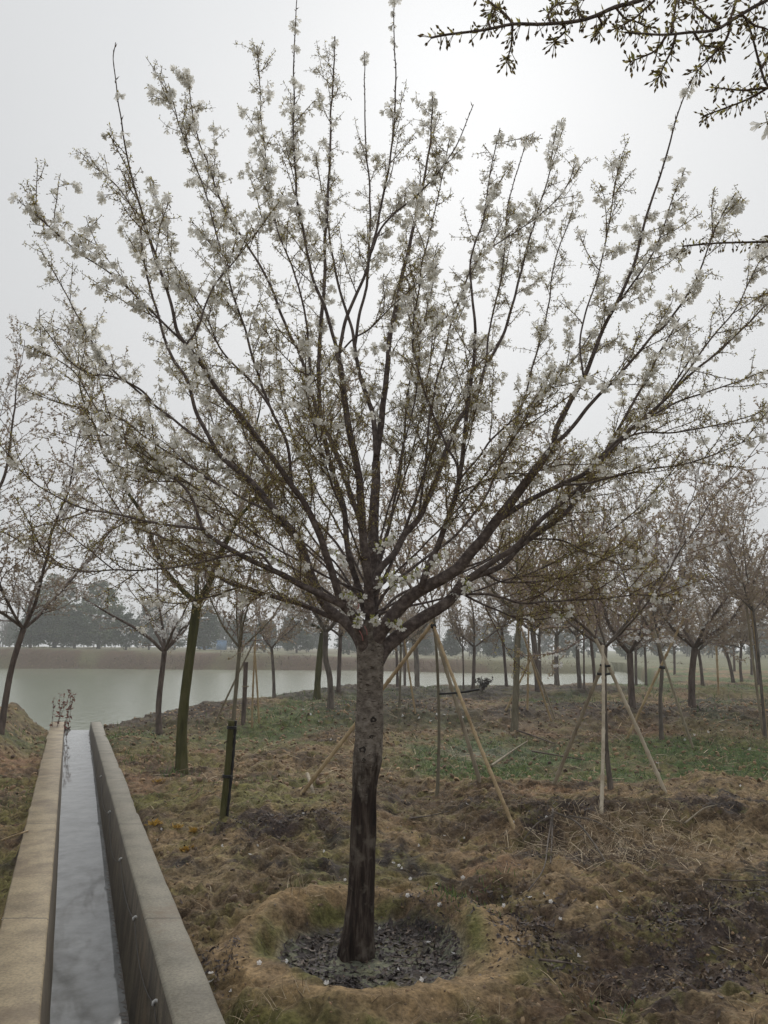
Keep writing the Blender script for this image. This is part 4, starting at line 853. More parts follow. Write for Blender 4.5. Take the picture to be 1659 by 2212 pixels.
# ---------------------------------------------------------------- bamboo props and stakes
def bamboo(mb, a, b, r, seed=0):
    a, b = np.array(a, float), np.array(b, float); L = np.linalg.norm(b - a); s = np.arange(0, L, .02); s = np.append(s, L)
    rg = np.random.default_rng(seed); nodes = np.cumsum(rg.uniform(.17, .26, 40)); nd = np.min(np.abs(s[:, None] - nodes[None]), 1)
    rr = r * (1 + .34 * np.exp(-(nd / .014) ** 2)) * (1 - .12 * s / L); d = (b - a) / L
    bow = np.sin(s / L * pi)[:, None] * np.array([.012, .0, .006]) * L * rg.uniform(-.6, .6)
    mb.tube(a + s[:, None] * d + bow, rr, 9)
def band(mb, p, d, r):
    d = unit(np.array(d, float)); 
    for k in (-.008, .006): mb.tube([p + d * (k - .006), p + d * k, p + d * (k + .006)], [r, r * 1.06, r], 10)
def tripod(label, poles, px, ties=(), name='bamboo_tripod', matr=None, cat='tree prop'):
    """poles: ((base pixel), (top pixel), top depth)"""
    G = []
    for (bp, tp, Y) in poles:
        b_ = hit(*bp, 39); G.append((b_ - [0, 0, .05], at(*tp, Y if Y else b_[1])))
    c = np.mean([g[0] for g in G], 0); c[2] = float(H(c[0], c[1])); root = empty(name, c, label, cat, 'bamboo props round the young trees')
    for i, (a, b_) in enumerate(G):
        mb = MB(); bamboo(mb, a, b_, px * .5 * a[1] / FOC / CP, i + int(abs(a[0] * 100))); obj('pole', mb, (matr or M_BAMBOO) if i != 1 else M_BAMBOO_G, root)
    for (p, q, Y, th) in ties:
        mb = MB(); mb.tube(smooth_path([at(*p, Y), (at(*p, Y) + at(*q, Y)) / 2 + [0, 0, -.01], at(*q, Y)], .03), th, 6); obj('strap', mb, M_TIE, root)
    return root
tripod('tall bamboo tripod with a bright tan front pole and black strap', [((1125, 1812), (937, 1352), 8.85), ((1039, 1688), (931, 1338), 8.9), ((645, 1714), (935, 1345), 8.85)], 8.5, [((948, 1499), (1036, 1489), 8.2, .012), ((930, 1350), (942, 1352), 8.85, .03)])
tripod('bamboo prop with a thick whitish upright pole and two slanting poles, front right', [((1298, 1762), (1302, 1395), 8.3), ((1194, 1692), (1300, 1440), 8.5), ((1441, 1712), (1258, 1320), 8.6)], 8, [((1290, 1455), (1318, 1455), 8.35, .014), ((1296, 1436), (1318, 1438), 8.4, .014)], matr=M_BAMBOO_W)
tripod('two long crossing bamboo canes propping the grey young tree at the right', [((1352, 1594), (1477, 1335), None), ((1498, 1614), (1399, 1315), None)], 5.5, [((1425, 1440), (1436, 1442), 14.0, .03)])
tripod('bamboo props leaning on the leaning brown tree in the middle distance', [((1192, 1556), (1126, 1357), None), ((1200, 1550), (1145, 1410), None), ((1139, 1534), (1142, 1350), None), ((1092, 1534), (1150, 1415), None)], 4.2)
tripod('three thin bamboo canes meeting beside the dead post near the pond', [((544, 1573), (553, 1365), None), ((462, 1562), (552, 1380), None), ((560, 1561), (549, 1395), None)], 4)
tripod('single thin bamboo cane leaning near the pond, just right of the large trunk', [((898, 1541), (872, 1372), None)], 4, name='bamboo_cane')
tripod('twin bamboo canes standing at the right edge of the picture', [((1657, 1590), (1622, 1310), None), ((1650, 1592), (1612, 1300), None)], 5)
tripod('pale upright bamboo cane far right between hazy trunks', [((1552, 1500), (1547, 1395), None)], 4.5, name='bamboo_cane')
# peg holding the foot of the left pole of the tall tripod
p = hit(668, 1702); q = hit(680, 1716); mb = MB(); a = at(664, 1672, p[1]); mb.tube([a, q - [0, 0, .04]], [.022, .018], 8); tag(obj('peg', mb, M_BAMBOO_G), 'short wooden peg at the foot of the long left pole of the tall tripod', 'peg')
def stake(name, label, pts, w, matr, ties, dark_side=False):
    base = hit(*pts[0]); Y = base[1]; root = empty(name, base, label, 'stake'); top = at(*pts[1], Y + .02); r = w * .5 * Y / FOC / CP
    mb = MB(); P = smooth_path([base - [0, 0, .1], base, (base + top) / 2 + [.006, 0, 0], top], .03); mb.tube(P, r, 10, rfun=lambda P, a, rr: rr * (1 + .10 * np.cos(4 * a)[None] + .06 * fbm(np.cos(a)[None] * 2 + 0 * rr, along(P)[:, None] * 8 + np.sin(a)[None], 71, 3))); obj('post', mb, matr, root)
    if dark_side:
        mb = MB(); off = np.array([r * 1.35, .01, 0]); mb.tube(P + off, r * .42, 8, rfun=lambda P, a, rr: rr * (1 + .25 * np.sin(along(P) * 160)[:, None] + 0 * a)); obj('black_batten', mb, M_TIE, root)
    for f in ties:
        c = base + (top - base) * f; mb = MB(); band(mb, c + [r * .3, 0, 0], top - base, r * 1.55); obj('binding', mb, M_TIE if dark_side else M_BAMBOO_G, root)
stake('wooden_stake', 'short mossy wooden stake with a black batten bound to it, right of the channel', [(481, 1766), (500, 1557)], 13, M_BG['moss'], (.42, .93), True)
stake('dead_post', 'dark broken post standing behind the wooden stake near the pond', [(525, 1565), (531, 1430)], 9, M_BG['dark'], (.6,))

# ---------------------------------------------------------------- across the pond
def evergreen_mesh(seed, h, w, n, shape, tint=(.050, .074, .038)):
    rg = np.random.default_rng(seed); cr_ = MB(); tr = MB(); t0 = h * .12
    tr.tube([(0, 0, -.3), (.02 * h, 0, t0), (0, 0, h * .8)], [.028 * h, .022 * h, .004 * h], 7)
    # clumps on whorled boughs
    ctr = []
    for k in range(90):
        u = rg.random() ** .8; z = t0 + (h - t0) * u; a = rg.uniform(0, 6.28)
        rmax = w * (1 - u) ** (.75 if shape else .42) * (sst(-.15, .22, u)) * rg.uniform(.72, 1.15)
        rr = rmax * rg.uniform(.35, 1) ** .6; ctr.append((rr * cos(a), rr * sin(a), z - .06 * rr * h / 7, .10 * h * (1 - .5 * u) * rg.uniform(.6, 1.2), rg.uniform(.6, 1.35)))
    for (x, y, z, s, k) in ctr:
        m = n // 90; P = np.array([x, y, z]) + rg.normal(size=(m, 3)) * s * np.array([.62, .62, .40]); Z = rg.normal(size=(m, 3)) + np.array([0, 0, .3])
        M = frames(Z, rg.uniform(0, 6.28, m)) * (rg.uniform(.5, 1.2, m) * .042 * h)[:, None, None]
        tv = np.array([(0, 0, -.5), (.32, .08, 0), (-.32, .08, 0), (0, 0, .6)]); c = np.array(tint) * k * rg.uniform(.7, 1.3, (m, 1))
        cr_.inst(tv, [(0, 1, 3), (0, 3, 2)], P, M, c)
    return tr, cr_
EV = [
 # x, base y, top y, half width (picture units), depth, shape, label
 (115, 1405, 1245, 70, 124, 0, 'wide mid green tree on the far bank behind the leaning left tree'),
 (212, 1404, 1258, 62, 124, 0, 'tallest mid green tree on the far bank above the channel end'),
 (66, 1404, 1300, 42, 118, 1, 'dark evergreen at the far left of the opposite bank'),
 (160, 1404, 1318, 40, 116, 1, 'low dark evergreen between the two mid green trees on the far bank'),
 (270, 1404, 1326, 38, 115, 0, 'low dark round evergreen left of the small blossoming tree, across the pond'),
 (322, 1405, 1291, 32, 118, 0, 'dark evergreen seen behind the fork of the small blossoming tree'),
 (443, 1405, 1310, 42, 122, 1, 'full bluish evergreen on the far bank beside the blue hut'),
 (376, 1406, 1340, 26, 135, 1, 'small hazy evergreen left of the mossy trunk across the pond'),
 (520, 1408, 1325, 30, 128, 1, 'hazy evergreen behind the slim pale sapling'),
 (572, 1412, 1342, 34, 120, 0, 'broad dark evergreen above the far bank left of the greenish tree'),
 (641, 1412, 1343, 36, 118, 0, 'dark spreading evergreen seen left of the greenish straight tree'),
 (752, 1415, 1330, 30, 122, 1, 'dense bluish evergreen just left of the large trunk across the pond'),
 (975, 1425, 1360, 30, 118, 1, 'hazy evergreen seen through the tall bamboo tripod'),
 (1068, 1427, 1362, 32, 112, 0, 'rounded hazy evergreen right of the Y forked tree'),
 (1120, 1428, 1370, 26, 112, 1, 'hazy evergreen behind the pale greenish leaning tree'),
 (918, 1424, 1372, 24, 120, 1, 'small pale hazy evergreen between the thick grey trunk and the bamboo tripod'),
]
EVM = {}
for s in (0, 1):
    for v in (0, 1): EVM[(s, v)] = evergreen_mesh(40 + s * 7 + v, 7.0, 2.6 if s == 0 else 2.1, 7200, s)
EVM[(0, 2)] = evergreen_mesh(77, 7.0, 2.6, 9000, 0, (.10, .125, .05))
proto = {}
for i, (x, by, ty, hw, Y, shp, lab) in enumerate(EV):
    p = at(x, by, Y); p[2] = float(H(p[0], p[1])) - .1; hgt = at(x, ty, Y)[2] - p[2]; wid = hw * Y / FOC; key = (shp, i % 2 if i > 1 else 2)
    root = empty('evergreen_tree', p, lab, 'tree', 'evergreens across the pond'); rz = i * 1.7
    root.rotation_euler = (0, 0, rz); k = hgt / 7.0; kw = wid / (2.6 if shp == 0 else 2.1); root.scale = (kw, kw, k)
    if key not in proto:
        tr, cr_ = EVM[key]; a = obj('trunk', tr, M_BG['dark']); b_ = obj('crown', cr_, M_NEEDLE, smooth=False); a.parent = root; b_.parent = root; proto[key] = (a, b_)
    else:
        for o in proto[key]:
            c = o.copy(); COL.objects.link(c); c.parent = root
def far_wood():
    rg = np.random.default_rng(88); mb = MB(); tv = np.array([(0, 0, -.5), (.35, .08, 0), (-.35, .08, 0), (0, 0, .6)])
    for k in range(150):
        X = rg.uniform(-95, 110); Y = rg.uniform(150, 185) - (35 if X > 25 and rg.random() < .5 else 0); z = float(H(X, Y)); h = rg.uniform(4.2, 7.5); w_ = h * rg.uniform(.28, .42); m = 170
        u = rg.random(m) ** .8; a = rg.uniform(0, 6.28, m); r = w_ * (1 - u) ** .5 * sst(-.1, .2, u) * rg.random(m) ** .5
        P = np.stack([X + r * np.cos(a), Y + r * np.sin(a), z + .5 + (h - .5) * u], -1); M = frames(rg.normal(size=(m, 3)), a) * rg.uniform(.5, 1.1, m)[:, None, None]
        mb.inst(tv, [(0, 1, 3), (0, 3, 2)], P, M, np.array([.05, .065, .04]) * rg.uniform(.6, 1.5) * rg.uniform(.7, 1.3, (m, 1))); mb.tube([(X, Y, z - .2), (X, Y, z + h * .6)], [.12, .04], 5, cap=False, c=(.06, .05, .045))
    for k in range(130):
        X = rg.uniform(-100, 110); Y = rg.uniform(135, 175); z = float(H(X, Y)); h = rg.uniform(6, 10)
        mb.tube([(X, Y, z - .2), (X + rg.normal() * .2, Y, z + h)], [.09, .015], 4, cap=False, c=(.12, .105, .095))
        for j in range(34):
            zz = z + h * rg.uniform(.25, .95); L = (h - (zz - z)) * .55 + .3; a = rg.uniform(0, 6.28); mb.tube([(X, Y, zz), (X + L * .45 * cos(a), Y + L * .45 * sin(a), zz + L * .85)], [.03, .008], 3, cap=False, c=(.14, .12, .11))
    tag(obj('far_wood', mb, M_NEEDLE, smooth=False), 'hazy line of far woodland beyond the pond', 'wood', kind='stuff')
far_wood()
def hut():
    Y = 152; x0, x1 = at(459, 1408, Y)[0], at(487, 1408, Y)[0]; p = at(473, 1408, Y); z = float(H(p[0], Y)) - .05; top = at(473, 1383, Y)[2]
    root = empty('blue_hut', (p[0], Y, z), 'small pale blue hut with a white door across the pond', 'hut'); mb = MB(); mb.box((x0, Y - 1, z), (x1, Y + 1, top)); obj('wall', mb, M_BLUE, root, smooth=False)
    mb = MB(); mb.box((x0 - .12, Y - 1.12, top + .002), (x1 + .12, Y + 1.12, top + .1)); obj('roof', mb, M_ROOF, root, smooth=False)
    mb = MB(); mb.box((x0 + .15, Y - 1.05, z + .15), (x0 + .95, Y - 1.003, top - .3)); obj('door', mb, M_DOOR, root, smooth=False)
    x2 = at(428, 1404, Y)[0]; mb = MB(); mb.box((x2, Y - .4, z), (x0 - .02, Y + .4, z + .75)); obj('side_screen', mb, M_BLUE, root, smooth=False)
hut()

# ---------------------------------------------------------------- litter, straw, grass, small plants
def scatter_xy(rg, n, x0, x1, y0, y1, mask=None):
    X = rg.uniform(x0, x1, n); Y = rg.uniform(y0, y1, n)
    if mask is not None: k = rg.random(n) < mask(X, Y); X, Y = X[k], Y[k]
    cx = X - ch_x(Y); k = (cx > .25) | (cx < -CW - .33); return X[k], Y[k]
def lay(mb, tv, tt, X, Y, rg, s0, s1, col, tilt=.35, lift=.004, var=.25, up=None):
    n = len(X); Z = H(X, Y) + lift; e = .03
    nx = -(H(X + e, Y) - H(X - e, Y)) / (2 * e); ny = -(H(X, Y + e) - H(X, Y - e)) / (2 * e)
    Nn = np.stack([nx, ny, np.ones(n)], -1) * .7 + rg.normal(size=(n, 3)) * tilt
    if up is not None: Nn = rg.normal(size=(n, 3)) * up + np.array([0, 0, 1.])
    M = frames(Nn, rg.uniform(0, 6.28, n)) * rg.uniform(s0, s1, n)[:, None, None]
    c = np.asarray(col)[rg.integers(0, len(col), n)] * rg.normal(1, var, (n, 1)).clip(.4, 1.7); mb.inst(np.array(tv), tt, np.stack([X, Y, Z], -1), M, c)
LEAFT = ([(-.5, 0, .09), (-.2, .17, .01), (-.25, -.22, .04), (.2, .24, .06), (.15, -.14, .0), (.6, .1, .12), (0, 0, -.02)], [(0, 2, 6), (0, 6, 1), (1, 6, 3), (2, 4, 6), (6, 4, 5), (6, 5, 3)])
STRAWT = ([(-.5, -.010, 0), (-.5, .010, 0), (0, -.012, .05), (0, .012, .05), (.5, -.006, .0), (.5, .006, .0)], [(0, 2, 1), (1, 2, 3), (2, 4, 3), (3, 4, 5)])
BLADET = ([(-.06, 0, 0), (.06, 0, 0), (-.035, .10, .55), (.035, .10, .55), (0, .32, 1.0)], [(0, 1, 3), (0, 3, 2), (2, 3, 4)])
rg = np.random.default_rng(61)
mb = MB(); lc = [(.050, .039, .038), (.065, .050, .047), (.036, .028, .029), (.095, .068, .052), (.085, .055, .038)]
n = 3000; a = rg.uniform(0, 6.28, n); r = .50 * rg.random(n) ** .5
X, Y = TREE[0] + .08 + r * np.cos(a) / .96, TREE[1] + .06 + r * np.sin(a) / .94; k = fbm(X * 4, Y * 4, 114, 3) + rg.normal(size=n) * .25 > -.12; k &= (np.hypot(X - TREE[0], Y - TREE[1]) > .17) | (rg.random(n) < .35); lay(mb, *LEAFT, X[k], Y[k], rg, .018, .058, [(.048, .039, .039), (.058, .046, .044), (.040, .032, .033), (.085, .063, .05)], .22, .0005)
for (px, py, rx, ry, m) in PATCH:
    m = int(m * 2.6); p = hit(px, py); X = p[0] + rg.normal(size=m) * rx * .6; Y = p[1] + rg.normal(size=m) * ry * .65; cx = X - ch_x(Y); k = (cx > .26) & (fbm(X * 4.5, Y * 4.5, 131, 3) + rg.normal(size=m) * .2 > -.1); lay(mb, *LEAFT, X[k], Y[k], rg, .014, .042, lc, .3, .001)
X, Y = scatter_xy(rg, 15000, -5, 14, 14, 33, lambda x, y: np.clip(fbm(x * .4 + 20, y * .25, 110, 4) * 3 + .3, .05, 1)); lay(mb, *LEAFT, X, Y, rg, .03, .075, lc, .5, .004)
X, Y = scatter_xy(rg, 5000, -4, 6, 3.2, 14, lambda x, y: np.clip(fbm(x * 1.2, y * 1.2, 119, 3) * 2, .1, 1)); lay(mb, *LEAFT, X, Y, rg, .012, .03, lc + [(.13, .09, .055)], .5, .003)
X, Y = scatter_xy(rg, 9000, -4.5, 6, 3.2, 12, lambda x, y: (np.hypot(x - TREE[0], y - TREE[1]) > .95) * np.clip(fbm(x * 1.7, y * 1.7, 151, 3) * 1.6 + .45, .1, 1)); lay(mb, *LEAFT, X, Y, rg, .012, .04, [(.11, .075, .045), (.16, .115, .07), (.075, .052, .035), (.20, .15, .095), (.09, .06, .05)], .4, .002)
tag(obj('leaf_litter', mb, M_LITTER), 'dark wet fallen leaves lying in patches on the soil', 'fallen leaves', kind='stuff')
mb = MB(); sc_ = [(.44, .35, .23), (.34, .26, .17), (.54, .45, .32), (.22, .155, .10)]
X, Y = scatter_xy(rg, 5200, .9, 3.1, 5.85, 7.3, lambda x, y: np.clip(np.exp(-((x - 1.9) / .65) ** 2 - ((y - 6.5) / .42) ** 2) * 1.4, .04, 1)); lay(mb, *STRAWT, X, Y, rg, .07, .2, sc_, .45, .014)
X, Y = scatter_xy(rg, 5200, -3.2, 6, 3.3, 11, lambda x, y: np.clip(fbm(x * .9 + 4, y * .9, 121, 3) * 1.6 + .05, .04, .8)); lay(mb, *STRAWT, X, Y, rg, .05, .16, sc_, .4, .010)
X, Y = scatter_xy(rg, 7000, -4.5, 6, 3.2, 11, lambda x, y: np.hypot(x - TREE[0], y - TREE[1]) > .9); lay(mb, *STRAWT, X, Y, rg, .03, .12, [(.10, .072, .045), (.17, .125, .075), (.24, .18, .11), (.06, .045, .032)], .5, .008)
X, Y = scatter_xy(rg, 3000, -3, 12, 10, 24); lay(mb, *STRAWT, X, Y, rg, .12, .35, sc_, .4, .015)
for (px, py, m) in ((560, 2190, 90), (620, 2170, 40), (640, 1920, 45), (1010, 2190, 70), (830, 2185, 30), (1270, 2140, 40)):
    p = hit(px, py); X = p[0] + rg.normal(size=m) * .07; Y = p[1] + rg.normal(size=m) * .05; lay(mb, np.array(BLADET[0]) * [.4, 1, 1], BLADET[1], X, Y, rg, .04, .11, sc_, 0, -.005, .2, 1.1)
X = rg.uniform(-62, 34, 2600); Y = farshore(X) + rg.uniform(1.8, 8.5, 2600) * (.4 + .6 * (fbm(X * .3, X * 0, 141, 3) > 0)); lay(mb, np.array(BLADET[0]) * [1.6, 1, 1], BLADET[1], X, Y, rg, .15, .5, [(.21, .15, .09), (.15, .10, .065), (.11, .07, .045), (.16, .15, .075)], 0, -.03, .25, .9)
tag(obj('straw', mb, M_STRAW), 'dry pale straw and dead stalks strewn over the bank', 'straw', kind='stuff')
mb = MB(); gc = [(.11, .18, .05), (.08, .145, .05), (.15, .20, .06), (.07, .115, .055)]
def gmask(x, y): return np.clip(sst(9.3, 10.4, y) * (1 - sst(14, 15.8, y)) * sst(-.5, .8, x) * np.clip(fbm(x * 1.2, y * 1.2, 107, 4) * 1.6 + .5, 0, 1), 0, 1)
X, Y = scatter_xy(rg, 30000, -.6, 9, 9.2, 15.8, gmask); lay(mb, *BLADET, X, Y, rg, .035, .10, gc, 0, -.004, .25, .75)
X, Y = scatter_xy(rg, 30000, -6, 22, 14, 40, lambda x, y: np.clip(fbm(x * .5 + 3, y * .35, 108, 4) * 2.4 - .1 + .5 * sst(10, 16, x) * sst(18, 26, y), 0, 1)); lay(mb, *BLADET, X, Y, rg, .06, .16, gc, 0, -.01, .25, .55)
for (px, py, m, sx, sy, s0, s1) in ((300, 1640, 260, .5, .7, .05, .12), (520, 1555, 200, .6, .6, .06, .13), (600, 1680, 200, .35, .4, .03, .07), (383, 1675, 70, .12, .12, .06, .14), (110, 1600, 160, .25, .7, .05, .14), (80, 1725, 140, .25, .35, .04, .09), (970, 1935, 60, .07, .06, .03, .08), (1010, 1945, 90, .15, .1, .02, .06), (1290, 2185, 60, .08, .05, .03, .07), (450, 1700, 120, .3, .3, .03, .07), (230, 1590, 150, .5, .8, .06, .15), (660, 1510, 160, 1.2, .8, .08, .18), (1400, 1500, 250, 1.5, 1., .1, .22), (1060, 1905, 40, .1, .08, .03, .07), (1450, 1960, 60, .15, .08, .02, .04), (30, 1720, 140, .4, .5, .03, .08)):
    p = hit(px, py); X = p[0] + rg.normal(size=m) * sx; Y = p[1] + rg.normal(size=m) * sy; cx = X - ch_x(Y); k = (cx > .25) | (cx < -CW - .3); lay(mb, *BLADET, X[k], Y[k], rg, s0, s1, gc, 0, -.005, .2, .55)
X, Y = scatter_xy(rg, 3500, -4.5, 5, 3.2, 10, lambda x, y: np.clip(fbm(x * .8 + 7, y * .8, 104, 5, .6) * 2 - .15, 0, .8)); lay(mb, *BLADET, X, Y, rg, .008, .022, [(.09, .105, .035), (.12, .12, .04)], 0, -.002, .25, .8)
tag(obj('grass', mb, M_GRASS), 'short green grass and weeds growing in the damp hollows', 'grass', kind='stuff')
# crumbs of soil
mb = MB(); ico = [(0, 0, 1), (.89, 0, .45), (.28, .85, .45), (-.72, .53, .45), (-.72, -.53, .45), (.28, -.85, .45), (.72, .53, -.35), (-.28, .85, -.35), (-.89, 0, -.35), (-.28, -.85, -.35), (.72, -.53, -.35)]
it = [(0, 1, 2), (0, 2, 3), (0, 3, 4), (0, 4, 5), (0, 5, 1), (1, 6, 2), (2, 7, 3), (3, 8, 4), (4, 9, 5), (5, 10, 1), (2, 6, 7), (3, 7, 8), (4, 8, 9), (5, 9, 10), (1, 10, 6)]
cc = [(.26, .175, .10), (.22, .14, .08), (.15, .10, .065), (.31, .215, .12)]
ico2 = np.array(ico) * np.array([1.2, .85, .7]) + np.array([[.1, -.05, 0]]) * np.arange(11)[:, None] % .2
X, Y = scatter_xy(rg, 9000, -4, 5, 3.2, 9.5, lambda x, y: np.clip(fbm(x * 1.1, y * 1.1, 102, 5, .6) * 2 + .25, .04, 1) * (np.hypot(x - TREE[0], y - TREE[1]) > .6)); lay(mb, ico2, it, X, Y, rg, .003, .012, cc, .5, -.002, .18)
X, Y = scatter_xy(rg, 5000, -9, 9, 9, 20); lay(mb, ico2, it, X, Y, rg, .012, .045, cc, .5, .0)
X, Y = scatter_xy(rg, 5000, -4, 5, 3.2, 9, lambda x, y: np.clip(fbm(x * 1.4 + 9, y * 1.4, 153, 4) * 2.2 + .1, .02, 1) * (np.hypot(x - TREE[0], y - TREE[1]) > .95)); lay(mb, ico2, it, X, Y, rg, .008, .026, [(.19, .135, .08), (.14, .095, .058), (.10, .07, .046), (.23, .165, .10)], .6, -.004, .2)
tag(obj('soil_clods', mb, M_SOILC, smooth=False), 'loose crumbs and clods of brown soil', 'soil', kind='stuff')

# fallen blossoms: one mesh, many copies
fb = MB(); fb.inst(T_FL[0] - np.array([0, 0, .034]), T_FL[1], np.zeros((1, 3)), np.array([[[.95, 0, 0], [0, .3, -.8], [0, .8, .3]]]), np.full((1, 3), .78)); fb2 = MB(); fb2.inst(T_FL[0] * np.array([1.3, 1.1, .4]) - np.array([0, 0, .012]), T_FL[1], np.zeros((1, 3)), np.eye(3)[None] * .9, np.full((1, 3), .78))
FB = [(8, 1990), (455, 2110), (430, 2110), (498, 2148), (455, 2128), (405, 2075), (560, 2085), (705, 2130), (925, 2040), (912, 2122), (860, 2098), (620, 2082), (850, 1868), (862, 1873), (868, 1880), (950, 1960), (943, 1913), (887, 1902), (760, 1770), (556, 1830), (540, 1849), (1089, 1962), (1120, 2035), (1085, 1943), (1145, 1945), (1190, 1952), (1290, 1965), (1175, 1935), (1340, 1930), (1210, 1990), (1250, 2070), (1003, 1815), (960, 1808), (1110, 1780), (1180, 1770), (1230, 1740), (1010, 1740), (905, 1830), (1000, 1900), (880, 1940), (930, 1560), (905, 1552), (870, 1548), (945, 1545), (960, 1545), (1000, 1552), (670, 1545), (715, 1600), (690, 1560), (655, 1535), (1480, 1600), (1530, 1585), (1560, 1580), (1500, 1590), (1620, 1620), (1600, 1700), (1420, 1650), (340, 1818), (348, 1795), (480, 1830), (655, 1760), (700, 1842), (745, 1905), (820, 2010), (980, 2065)]
pr = None
for i, (x, y) in enumerate(FB):
    p = hit(x, y)
    if i < 2: o = obj('fallen_blossom', fb if i == 0 else fb2, M_PETAL, smooth=False); pr = (pr or []) + [o]
    else: o = pr[0 if i % 4 else 1].copy(); COL.objects.link(o)
    o.location = (p[0], p[1], p[2] + .012); o.rotation_euler = (rnd.uniform(-.3, .3), rnd.uniform(-.3, .3), rnd.uniform(0, 6.28)); k = rnd.uniform(.55, .95) * max(1, p[1] / 8); o.scale = (k, k, k)
    tag(o, 'single white fallen blossom lying on the bare earth', 'blossom', 'fallen blossoms on the ground')
# sticks and a dead bough
def stick(name, label, pts, r0, cat='stick', m=M_BG['dark'], lift=.015):
    P = []
    for (x, y, h) in pts: p = hit(x, y); P.append(p + [0, 0, h + lift])
    P = smooth_path(P, .03); mb = MB(); mb.tube(P, np.linspace(r0, r0 * .5, len(P)), 7); return tag(obj(name, mb, m), label, cat)
def bough():
    p0 = hit(1195, 1775) + [0, 0, .12]; root = empty('dead_bough', p0, 'dead forked grey bough lying down the bank right of the front bamboo pole', 'branch')
    for k, pts in enumerate(([(1195, 1775), (1193, 1830), (1190, 1880)], [(1196, 1778), (1185, 1835), (1175, 1890), (1140, 1930)], [(1195, 1790), (1160, 1800), (1130, 1830)], [(1200, 1782), (1250, 1800), (1300, 1860), (1315, 1890)], [(1230, 1790), (1290, 1795), (1360, 1830)])):
        P = smooth_path([hit(x, y) + [0, 0, .10 - .03 * i] for i, (x, y) in enumerate(pts)], .03); mb = MB(); mb.tube(P, np.linspace(.009, .004, len(P)), 6); obj('branch', mb, M_BG['grey'], root)
bough()
stick('bamboo_cane', 'thin bamboo cane lying across the left edge onto the tan channel wall', [(-10, 1824, .0), (60, 1806, .03), (92, 1796, .06)], .007, 'cane', M_BAMBOO)
stick('bamboo_cane', 'bamboo cane lying on the pale damp patch among the grass', [(1062, 1660, .02), (1110, 1625, .02), (1140, 1605, .02)], .02, 'cane', M_BAMBOO_G)
stick('stick', 'dark stick lying across the grass right of the pale damp patch', [(1118, 1583, .02), (1160, 1598, .03), (1200, 1612, .02)], .018)
stick('stick', 'long dark stick lying in the grass below the pale damp patch', [(1150, 1628, .02), (1210, 1640, .03), (1260, 1648, .02)], .016)
stick('stick', 'thin brown stick lying in front of the leaf pile right of the earth ring', [(1165, 2080, .0), (1220, 2088, .0), (1262, 2094, 0)], .007)
stick('stick', 'thin dark stick lying on the soil at the right edge', [(1530, 1906, .0), (1600, 1908, .0), (1662, 1909, 0)], .006)
stick('stick', 'short grey stick lying behind the large trunk on the right', [(885, 1772, .0), (930, 1766, .0), (972, 1757, 0)], .008, m=M_BG['grey'])
stick('stick', 'thin stick lying in the leaf bed in front of the large trunk', [(845, 2076, .01), (880, 2080, .01), (910, 2078, .01)], .004)
stick('stick', 'bent dry stick on the brown soil near the right edge', [(1480, 1790, .02), (1520, 1765, .04), (1545, 1752, .02)], .008, m=M_BAMBOO_G)
# yellow weeds
for (x, y, s, lab) in ((334, 1782, .075, 'yellow weed tuft closest to the channel wall'), (382, 1789, .05, 'small pale yellow weed, middle of the upper row by the channel'), (420, 1797, .065, 'yellow weed tuft nearest the wooden stake'), (400, 1838, .06, 'bright orange yellow weed lowest in the patch by the channel'), (345, 1690, .07, 'pale yellow weed on the reddish soil below the mossy trunk')):
    p = hit(x, y); mb = MB(); n = 46; a = rg.uniform(0, 6.28, n); Z = np.stack([np.cos(a), np.sin(a), rg.uniform(.25, 1.3, n)], -1); M = frames(Z, rg.uniform(0, 6, n)) * (s * rg.uniform(.5, 1, n))[:, None, None]
    tv = np.array([(0, 0, 0), (.16, .03, .5), (-.16, .03, .5), (0, .1, 1)]); q = np.tile(p, (n, 1)) + rg.normal(size=(n, 3)) * np.array([s * .35, s * .3, .002])
    mb.inst(tv, [(0, 1, 3), (0, 3, 2)], q, M, np.array([.42, .26, .05]) * rg.uniform(.6, 1.25, (n, 1))); tag(obj('yellow_weed', mb, M_YEL, smooth=False), lab, 'weed', 'yellow weeds beside the channel')
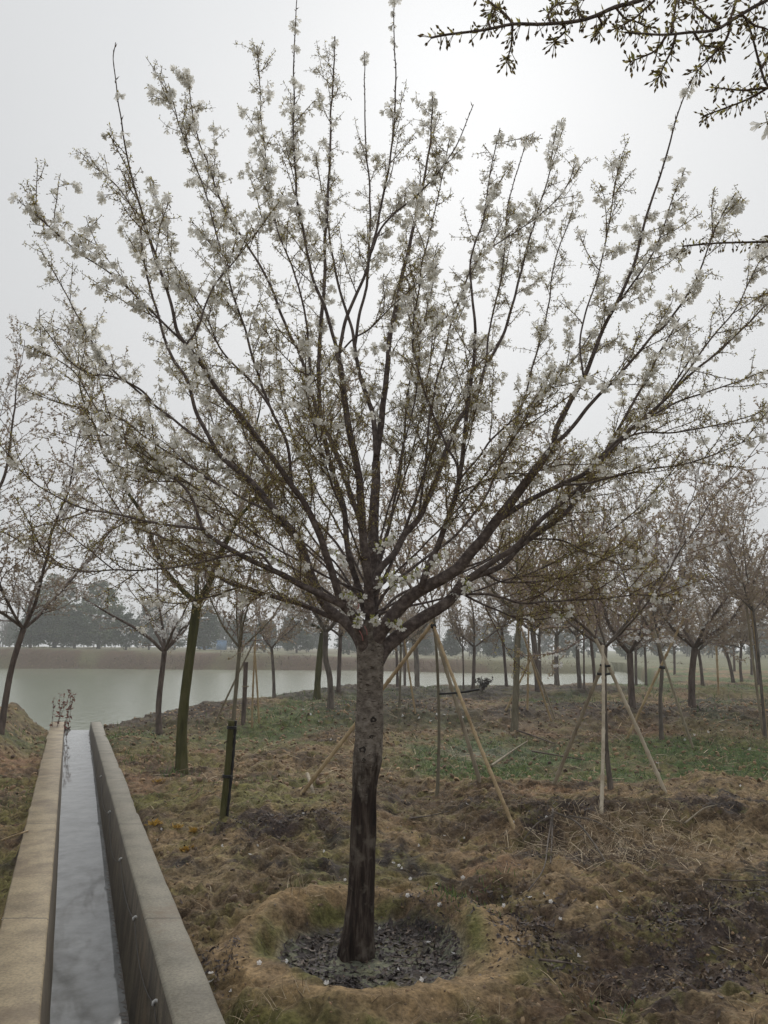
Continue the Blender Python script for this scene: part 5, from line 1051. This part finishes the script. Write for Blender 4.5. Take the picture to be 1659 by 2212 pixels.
# red leaved seedling at the channel end
def shrub(name, px, top, label, col, m, nst, leaves, ls, spread):
    p = hit(*px) if len(px) == 2 else px; root = empty(name, p, label, 'shrub'); tp = at(*top, p[1]); rg = np.random.default_rng(len(label)); st = MB(); lf = MB(); hgt = tp[2] - p[2]
    for k in range(nst):
        e = tp + rg.normal(size=3) * spread * hgt * np.array([1, 1, .25]); C = smooth_path([p - [0, 0, .05], p * .55 + e * .45 + rg.normal(size=3) * .04 * hgt, e], .03); st.tube(C, np.linspace(.008, .003, len(C)), 5)
        L = along(C)[-1]; s = rg.uniform(.3, 1, leaves) * L; q, tt = sample(C, s); Z = tt * .4 + rg.normal(size=q.shape) * .8; M = frames(Z, rg.uniform(0, 6, leaves)) * (ls * rg.uniform(.6, 1.3, leaves))[:, None, None]
        tv = np.array([(0, 0, 0), (.24, .05, .45), (-.24, .05, .45), (0, .08, 1)]); lf.inst(tv, [(0, 1, 3), (0, 3, 2)], q, M, np.array(col) * rg.uniform(.6, 1.4, (leaves, 1)))
    obj('stem', st, M_BG['dark'], root); obj('leaves', lf, m, root, smooth=False)
shrub('red_seedling', ground(float(at(116, 1563, 16.4)[0]), 16.4), (140, 1500), 'small seedling with reddish leaves at the far end of the channel wall', (.17, .065, .045), M_REDL, 7, 30, .075, .10)
shrub('shrub', (1042, 1490), (1045, 1468), 'little dark twiggy shrub on the pond bank right of the Y forked tree', (.06, .05, .045), M_REDL, 12, 20, .10, .55)

# ---------------------------------------------------------------- mist
mb = MB(); mb.box((-440, -440, -3.6), (440, 440, 13.5)); hz = obj('haze', mb, [], smooth=False); hz['kind'] = 'stuff'
m = bpy.data.materials.new('mist'); m.use_nodes = True; t = m.node_tree; t.nodes.remove(t.nodes['Principled BSDF'])
v = N(t, 'ShaderNodeVolumePrincipled'); v.inputs['Color'].default_value = (.93, .95, .97, 1); v.inputs['Density'].default_value = .0016; v.inputs['Anisotropy'].default_value = .2
t.links.new(v.outputs[0], t.nodes['Material Output'].inputs['Volume']); hz.data.materials.append(m)
